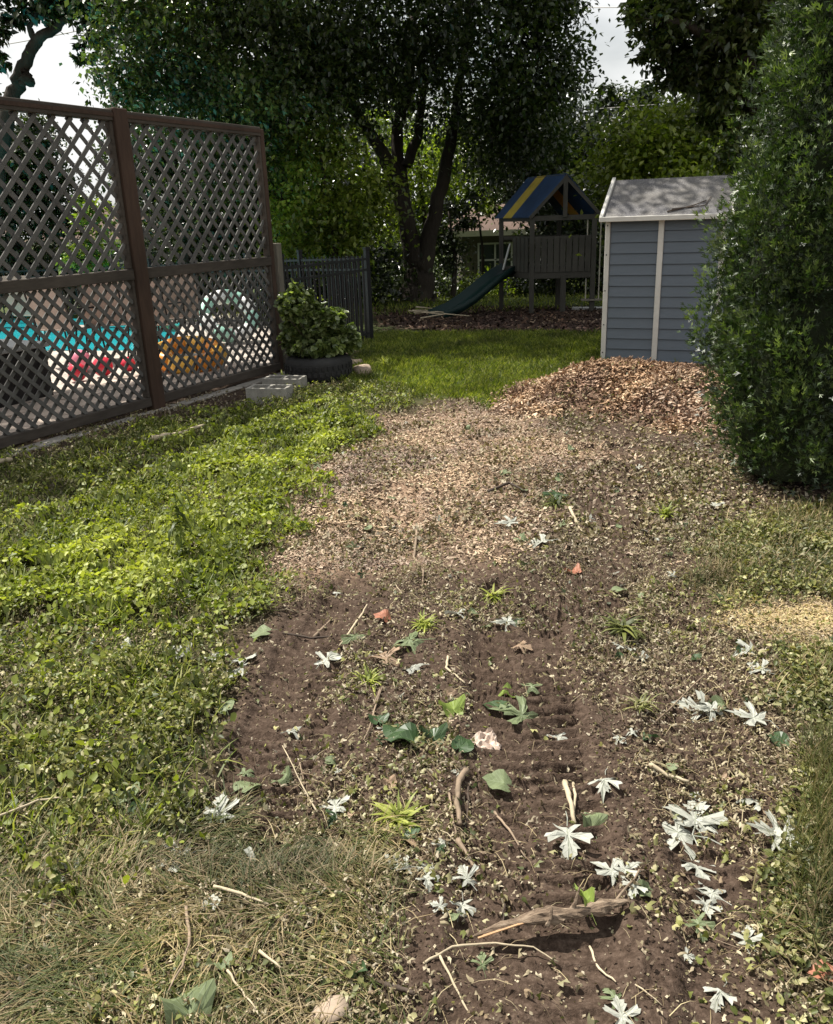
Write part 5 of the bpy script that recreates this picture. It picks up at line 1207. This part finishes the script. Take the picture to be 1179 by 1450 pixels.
def where(x_, y_):
    px, py, _d = proj(x_, y_, 0.); X = np.array([x_]); Y = np.array([y_])
    for k_, t_ in (('straw', 'on the pale straw patch'), ('tall', 'beside the taller grass tuft at right'), ('chip', 'on the trodden wood chips'), ('long', 'in the matted grass at bottom left'), ('bare2', 'on the bare soil left of centre'), ('bare', 'on the central tread track'), ('bare3', 'on the soil below the bark log'), ('bare4', 'on the soil at lower right'), ('right2', 'in the clover along the right edge'), ('right', 'in the weeds right of the arborvitae shade')):
        if zone(k_, X, Y, .05, 0)[0] > .5: return t_
    if zone('weed', X, Y, .05, 0)[0] > .5: return 'in the far left weeds by the fence' if py < 720 else ('in the bright left weeds' if py < 880 else 'in the dull weeds at lower left')
    if zone('litter', X, Y, .05, 0)[0] > .5: return 'in the litter below the arborvitae' if py < 850 else 'in the leaf litter right of the track'
    return 'near the foot of the chip pile' if py < 760 else ('in the litter at the middle of the yard' if py < 980 else ('in the litter left of the track' if px < 660 else 'in the litter near the lower right cluster'))
def sized(s_): return 'tiny' if s_ < .033 else ('small' if s_ < .052 else 'middling')
def vis_rand(n_, mask, ymax=7.5):
    xs, ys_ = sample(n_, mask, -3.6, 3.2, 1.3, ymax, 1.1); return list(zip(xs, ys_))
for (x_, y_) in vis_rand(80, lambda x, y: np.clip(ml(x, y)*.9+.03+.10*zone('weed', x, y), 0, 1)):
    sz_ = random.uniform(.022, .055); leaf(0, 0, sz_, 'maple', 'leaf_white', random.uniform(0, 360), sized(sz_)+' torn white maple leaf scrap '+where(x_, y_), None, .35, 'small white leaf scraps', 0, (x_, y_))
for (x_, y_) in vis_rand(90, lambda x, y: np.clip(ml(x, y)*.9+.03+.15*zone('weed', x, y), 0, 1)):
    sz_ = random.uniform(.03, .07); leaf(0, 0, sz_, random.choice(['maple', 'round']), 'leaf_palegreen', random.uniform(0, 360), sized(sz_)+' faded green leaf lying '+where(x_, y_), None, .4, 'small faded green leaves', 0, (x_, y_))
for (x_, y_) in vis_rand(70, lambda x, y: np.clip(ml(x, y)*.8+.35*zone('weed', x, y)+.25*zone('right2', x, y), 0, 1)):
    sz_ = random.uniform(.03, .065); leaf(0, 0, sz_, random.choice(['maple', 'round']), 'leaf_green', random.uniform(0, 360), sized(sz_)+' fresh dark green leaf '+where(x_, y_), None, .5, 'small dark green leaves', .004, (x_, y_))
for (x_, y_) in vis_rand(30, lambda x, y: ml(x, y)):
    sz_ = random.uniform(.025, .05); leaf(0, 0, sz_, 'round', 'leaf_brown', random.uniform(0, 360), sized(sz_)+' curled tan dead leaf '+where(x_, y_), None, .5, 'small tan dead leaves', 0, (x_, y_))

def gtwig(pp, w_px, mat, label, name='twig', lift=.004, seg=4, group=None, arch=0, cat=None):
    q = [at(*p) for p in pp]; d = float(proj(*q[0])[2]); r_ = w_px/F*d/2; m = len(q)
    pts_ = [(a[0], a[1], bumpz(a[0], a[1])+r_+lift+arch*math.sin(math.pi*i/(m-1))) for i, a in enumerate(q)]
    return twig_thing(pts_, r_, M[mat], label, name, group, cat, seg)
gtwig([(660, 1092), (650, 1112), (647, 1145), (652, 1176)], 11, 'twig', 'thick curved brown twig standing left of the tread track', 'stick', .008, cat='stick')
gtwig([(648, 1196), (664, 1216), (680, 1236)], 9, 'twig', 'short straight stick below the thick curved twig', 'stick', .006, cat='stick')
gtwig([(600, 1378), (640, 1356), (700, 1345), (755, 1343), (790, 1358)], 4, 'twig_pale', 'long thin arched twig below the bark log', arch=.02)
gtwig([(636, 1128), (640, 1165), (648, 1195)], 4, 'twig', 'thin twig running down to the short stick')
gtwig([(663, 1110), (662, 1150), (657, 1190)], 4, 'twig_dark', 'thin dark twig right of the thick curved twig')
gtwig([(590, 752), (586, 790), (600, 812), (598, 832)], 4, 'twig', 'long curved twig at the lower edge of the wood chips')
gtwig([(444, 894), (470, 866)], 5, 'twig', 'short diagonal twig on the left bare soil, top')
gtwig([(918, 1090), (945, 1098), (975, 1108)], 7, 'twig_pale', 'pale stick lying right of the track', 'stick', .006, cat='stick')
gtwig([(806, 724), (822, 745), (838, 766)], 5, 'twig_pale', 'pale stalk leaning by the right tyre track')
gtwig([(266, 1302), (272, 1350), (262, 1395), (243, 1430)], 5, 'twig', 'thin brown twig standing in the matted grass', lift=.03)
gtwig([(305, 1274), (345, 1286), (382, 1297)], 5, 'twig_pale', 'pale twig lying on the matted grass, upper', lift=.03)
gtwig([(370, 1370), (400, 1395)], 5, 'twig_pale', 'pale twig at the right of the matted grass', lift=.03)
gtwig([(325, 1400), (345, 1425), (365, 1452)], 4, 'twig_pale', 'straw coloured twig at the bottom of the matted grass', lift=.03)
gtwig([(0, 1182), (60, 1160), (100, 1150), (150, 1155)], 4, 'twig_pale', 'long bent pale stalk at the left frame edge', lift=.05)
gtwig([(545, 1408), (570, 1416), (592, 1428)], 10, 'twig_dark', 'dark wet stick at the bottom between grass and soil', 'stick', .006, cat='stick')
gtwig([(622, 1365), (650, 1410), (675, 1452)], 4, 'twig_pale', 'thin pale twig running down to the bottom edge')
gtwig([(698, 1262), (706, 1250), (722, 1235)], 7, 'twig_pale', 'split pale stick fragment on the track')
gtwig([(715, 1275), (712, 1295), (714, 1318)], 4, 'twig_dark', 'thin dark twig above the bark log')
gtwig([(700, 1145), (720, 1175), (745, 1215)], 4, 'twig', 'thin twig crossing the upper tread track')
gtwig([(450, 1165), (430, 1120), (400, 1060)], 3, 'twig_pale', 'long pale straw left of centre', lift=.02)
gtwig([(530, 1000), (540, 975), (520, 1040), (515, 1052)], 4, 'twig', 'bent twig left of the dark green leaf clump', lift=.01)
gtwig([(634, 935), (632, 948), (658, 970)], 4, 'twig_pale', 'hooked pale stem above centre', lift=.008)
gtwig([(480, 905), (512, 872), (520, 862)], 4, 'twig_pale', 'slender pale stick on the left soil', lift=.008)
gtwig([(400, 894), (440, 896), (470, 895)], 4, 'twig_dark', 'dark thin twig crossing the left soil top')
gtwig([(800, 1100), (806, 1130), (814, 1160)], 9, 'twig_pale', 'torn strip of pale fibrous bark by the track rim', 'bark_strip', .004, cat='bark strip')
gtwig([(812, 1098), (815, 1130), (810, 1158)], 5, 'twig_pale', 'narrow frayed bark strip beside the wider strip', 'bark_strip', .004, cat='bark strip')
gtwig([(835, 1330), (848, 1362), (872, 1388)], 4, 'twig_pale', 'pale twig right below the bark log')
gtwig([(850, 1282), (870, 1290), (905, 1245), (915, 1230)], 5, 'twig', 'bent twig rising from the right end of the log', arch=.03)
gtwig([(218, 636), (255, 627), (291, 616)], 9, 'twig_pale', 'whitish dead branch lying in the fence shadow', 'stick', .05, cat='stick')
gtwig([(0, 668), (20, 664)], 9, 'twig_pale', 'whitish branch end at the left edge in shade', 'stick', .05, cat='stick')
gtwig([(880, 300+560), (895, 868)], 6, 'twig_pale', 'short bright curled stem right of centre')
gtwig([(930, 1015), (1000, 955)], 3, 'twig', 'thin twig across the litter right of centre')
gtwig([(690, 700), (720, 690), (745, 698)], 5, 'twig_dark', 'dark twig on the chips at centre right')
for (x_, y_) in vis_rand(90, lambda x, y: np.clip(ml(x, y)+.08, 0, 1), 5.5):
    a = random.uniform(0, 6.28); L_ = random.uniform(.05, .16); b_ = a+random.uniform(-.7, .7); x1, y1 = x_+L_*.5*math.cos(a), y_+L_*.5*math.sin(a); x2, y2 = x1+L_*.5*math.cos(b_), y1+L_*.5*math.sin(b_)
    twig_thing([(x_, y_, bumpz(x_, y_)+.005), (x1, y1, bumpz(x1, y1)+.012), (x2, y2, bumpz(x2, y2)+.005)], random.uniform(.0013, .003), M[random.choice(['twig', 'twig_pale', 'twig_dark'])], ('very short' if L_ < .09 else 'short')+' thin broken twig '+where(x_, y_), 'twig', 'short broken twigs', seg=2, n=4)

# the split log
la, lb = at(672, 1338), at(888, 1290); lv = lb-la; Ll = float(np.hypot(lv[0], lv[1])); ang = math.atan2(lv[1], lv[0])
lt = thing('bark_log', 'split piece of rotting branch with rough bark lying across the track', 'log', (la[0], la[1], bumpz(la[0], la[1])+.012), ang)
rs = np.random.default_rng(5); mb = MB(); NS, NR = 34, 14
for i in range(NS):
    s = i/(NS-1); x_ = s*Ll; wv = .0175*(min(1, s*2.2+.10))**.8*(1 if s < .8 else 1-.7*(s-.8)/.2)*(1+.22*math.sin(s*17)+.12*math.sin(s*41)); hv = wv*.75
    for j in range(NR):
        a = 2*math.pi*j/NR; rr = 1+.30*float(fbm(np.array(s*14.), np.array(a*1.7), 7, 3))+rs.normal(0, .09)
        mb.v.append((x_+rs.normal(0, .0015)+.006*math.sin(a*3)*(s < .04 or s > .96), wv*rr*math.cos(a)+.006*math.sin(s*7), .014+hv*rr*math.sin(a)+.012*math.sin(s*3.1)))
for i in range(NS-1):
    for j in range(NR): a = i*NR+j; b = i*NR+(j+1) % NR; mb.f.append((a, b, b+NR, a+NR))
mb.f += [tuple(range(NR))[::-1], tuple((NS-1)*NR+k for k in range(NR))]
mb.build('log_body', M['log_bark'], lt, smooth=False)
mb = MB(); 
for k in range(6):
    x0 = .005+k*.013; mb.bar((x0, .003*k-.010, .016), (x0+.10+.02*(k % 3), .002*k-.006, .026+.001*k), .004, .003)
mb.build('splinters', M['wood_fresh'], lt)
for (sx_, sy_, l2, a_) in ((.235, .0, .035, 1.2), (.17, -.02, .02, .9)):
    MB().tube([(sx_, sy_, .02), (sx_+l2*.4, sy_, .02+l2*.8), (sx_+l2*.8, sy_+.01, .03+l2*1.5)], [.007, .005, .002], 6).build('bark_flake', M['log_bark'], lt)
leaf(826, 1290, 60, 'round', 'leaf_lime', 10, 'narrow rolled green leaf standing against the log', 2, .1, None, .03).scale = (.035, .10, .09)

# crumpled tissue-like pale scrap
p = at(690, 1044); mb = MB(); n1 = 12
for i in range(n1):
    for j in range(n1):
        u, v_ = i/(n1-1)-.5, j/(n1-1)-.5
        h_ = .022*abs(float(fbm(np.array(u*6+3), np.array(v_*6+1), 17, 3)))*2+.006*(.5-abs(u))
        mb.v.append((u*.075*(1+.3*math.sin(5*v_)), v_*.085*(1+.25*math.cos(4*u)), h_))
for i in range(n1-1):
    for j in range(n1-1): a = i*n1+j; mb.f.append((a, a+n1, a+n1+1, a+1))
o = mb.build('crumpled_leaf', plain('crumpled_pale_leaf', (.50, .40, .33), .8, 40, .35, .4), None); o.location = (p[0], p[1], bumpz(p[0], p[1])+.012); o.rotation_euler = (.15, -.1, .6); tag(o, 'crumpled pale pinkish leaf right of the dark green clump', 'leaf')

# weed rosettes and single stalks
def rosette(px, py, n_, ln, wd, mat, label, up=(.2, .9), name='weed_rosette', hgt=0, T=BLADE, tint=(.2, 1)):
    p = at(px, py); z0 = bumpz(p[0], p[1]); P = np.zeros((n_, 3)); P[:, 2] = rng.uniform(0, hgt, n_) if hgt else 0
    P[:, :2] += rng.normal(0, .012, (n_, 2))
    me_ = instmesh(name, T[0], T[1], P, pitchframes(n_, rng.uniform(up[0], up[1], n_)), np.stack([rng.uniform(.7, 1.3, n_)*wd, rng.uniform(.6, 1.2, n_)*ln, np.full(n_, ln*2.2)], 1), rng.uniform(tint[0], tint[1], n_))
    if hgt:
        o = thing(name, label, 'plant', (p[0], p[1], z0)); link('leaves', me_, mat, o); MB().tube([(0, 0, 0), (.01, 0, hgt*.5), (-.005, .01, hgt*1.05)], [.004, .003, .0015], 5).build('stem', M['twig_green'], o)
    else: o = link(name, me_, mat); o.location = (p[0], p[1], z0); tag(o, label, 'plant')
    return o
M['twig_green'] = plain('green_stem', (.10, .15, .04), .6, 30, .2)
rosette(565, 1165, 60, .09, .014, M['weed'], 'green dandelion like weed rosette growing between grass and track', (.1, 1.0))
rosette(880, 895, 50, .10, .016, M['weed_dull'], 'leafy weed tuft right of centre', (.1, 1.0), tint=(0, .5))
rosette(785, 715, 36, .11, .016, M['weed_dull'], 'dark weed tuft beside the chips', (.1, 1.1), tint=(0, .4))
rosette(700, 840, 50, .09, .010, M['weed'], 'sparse green weed clump in the middle of the yard', (.1, 1.0))
rosette(600, 890, 70, .07, .009, M['weed'], 'grassy weed clump above the fresh green leaf', (.1, 1.0))
rosette(525, 965, 40, .07, .008, M['weed'], 'thin weed clump left of the pale leaves', (.1, 1.2))
rosette(905, 1000, 40, .07, .007, M['weed_dull'], 'thin grass clump in the litter right of centre', (.2, 1.3))
rosette(258, 790, 44, .10, .020, M['weed'], 'tall wilting stalk with drooping leaves standing in the weeds', (-1.2, .1), 'weed_stalk', .36, tint=(0, .3))
rosette(225, 865, 34, .08, .016, M['weed'], 'tall leafy stalk in front of the wilting one', (-.8, .5), 'weed_stalk', .26, tint=(.3, .8))
rosette(120, 800, 30, .07, .014, M['weed'], 'leafy stalk at the far left of the bright weeds', (-.6, .6), 'weed_stalk', .2, tint=(.4, .9))
rosette(940, 735, 24, .09, .015, M['weed'], 'small upright weed at the edge of the arborvitae shade', (.5, 1.4), tint=(.3, .8))
rosette(545, 520, 40, .14, .014, M['weed'], 'grassy tuft at the corner of the black picket fence', (.4, 1.4), tint=(.3, .9))
rosette(520, 560, 40, .13, .02, M['weed'], 'broad leaf tuft in front of the tyre planter', (.3, 1.3), tint=(.3, .9))
rosette(400, 548, 12, .16, .04, M['weed'], 'single broad leaf plant sprouting from a concrete block', (.8, 1.5), tint=(.3, .7))
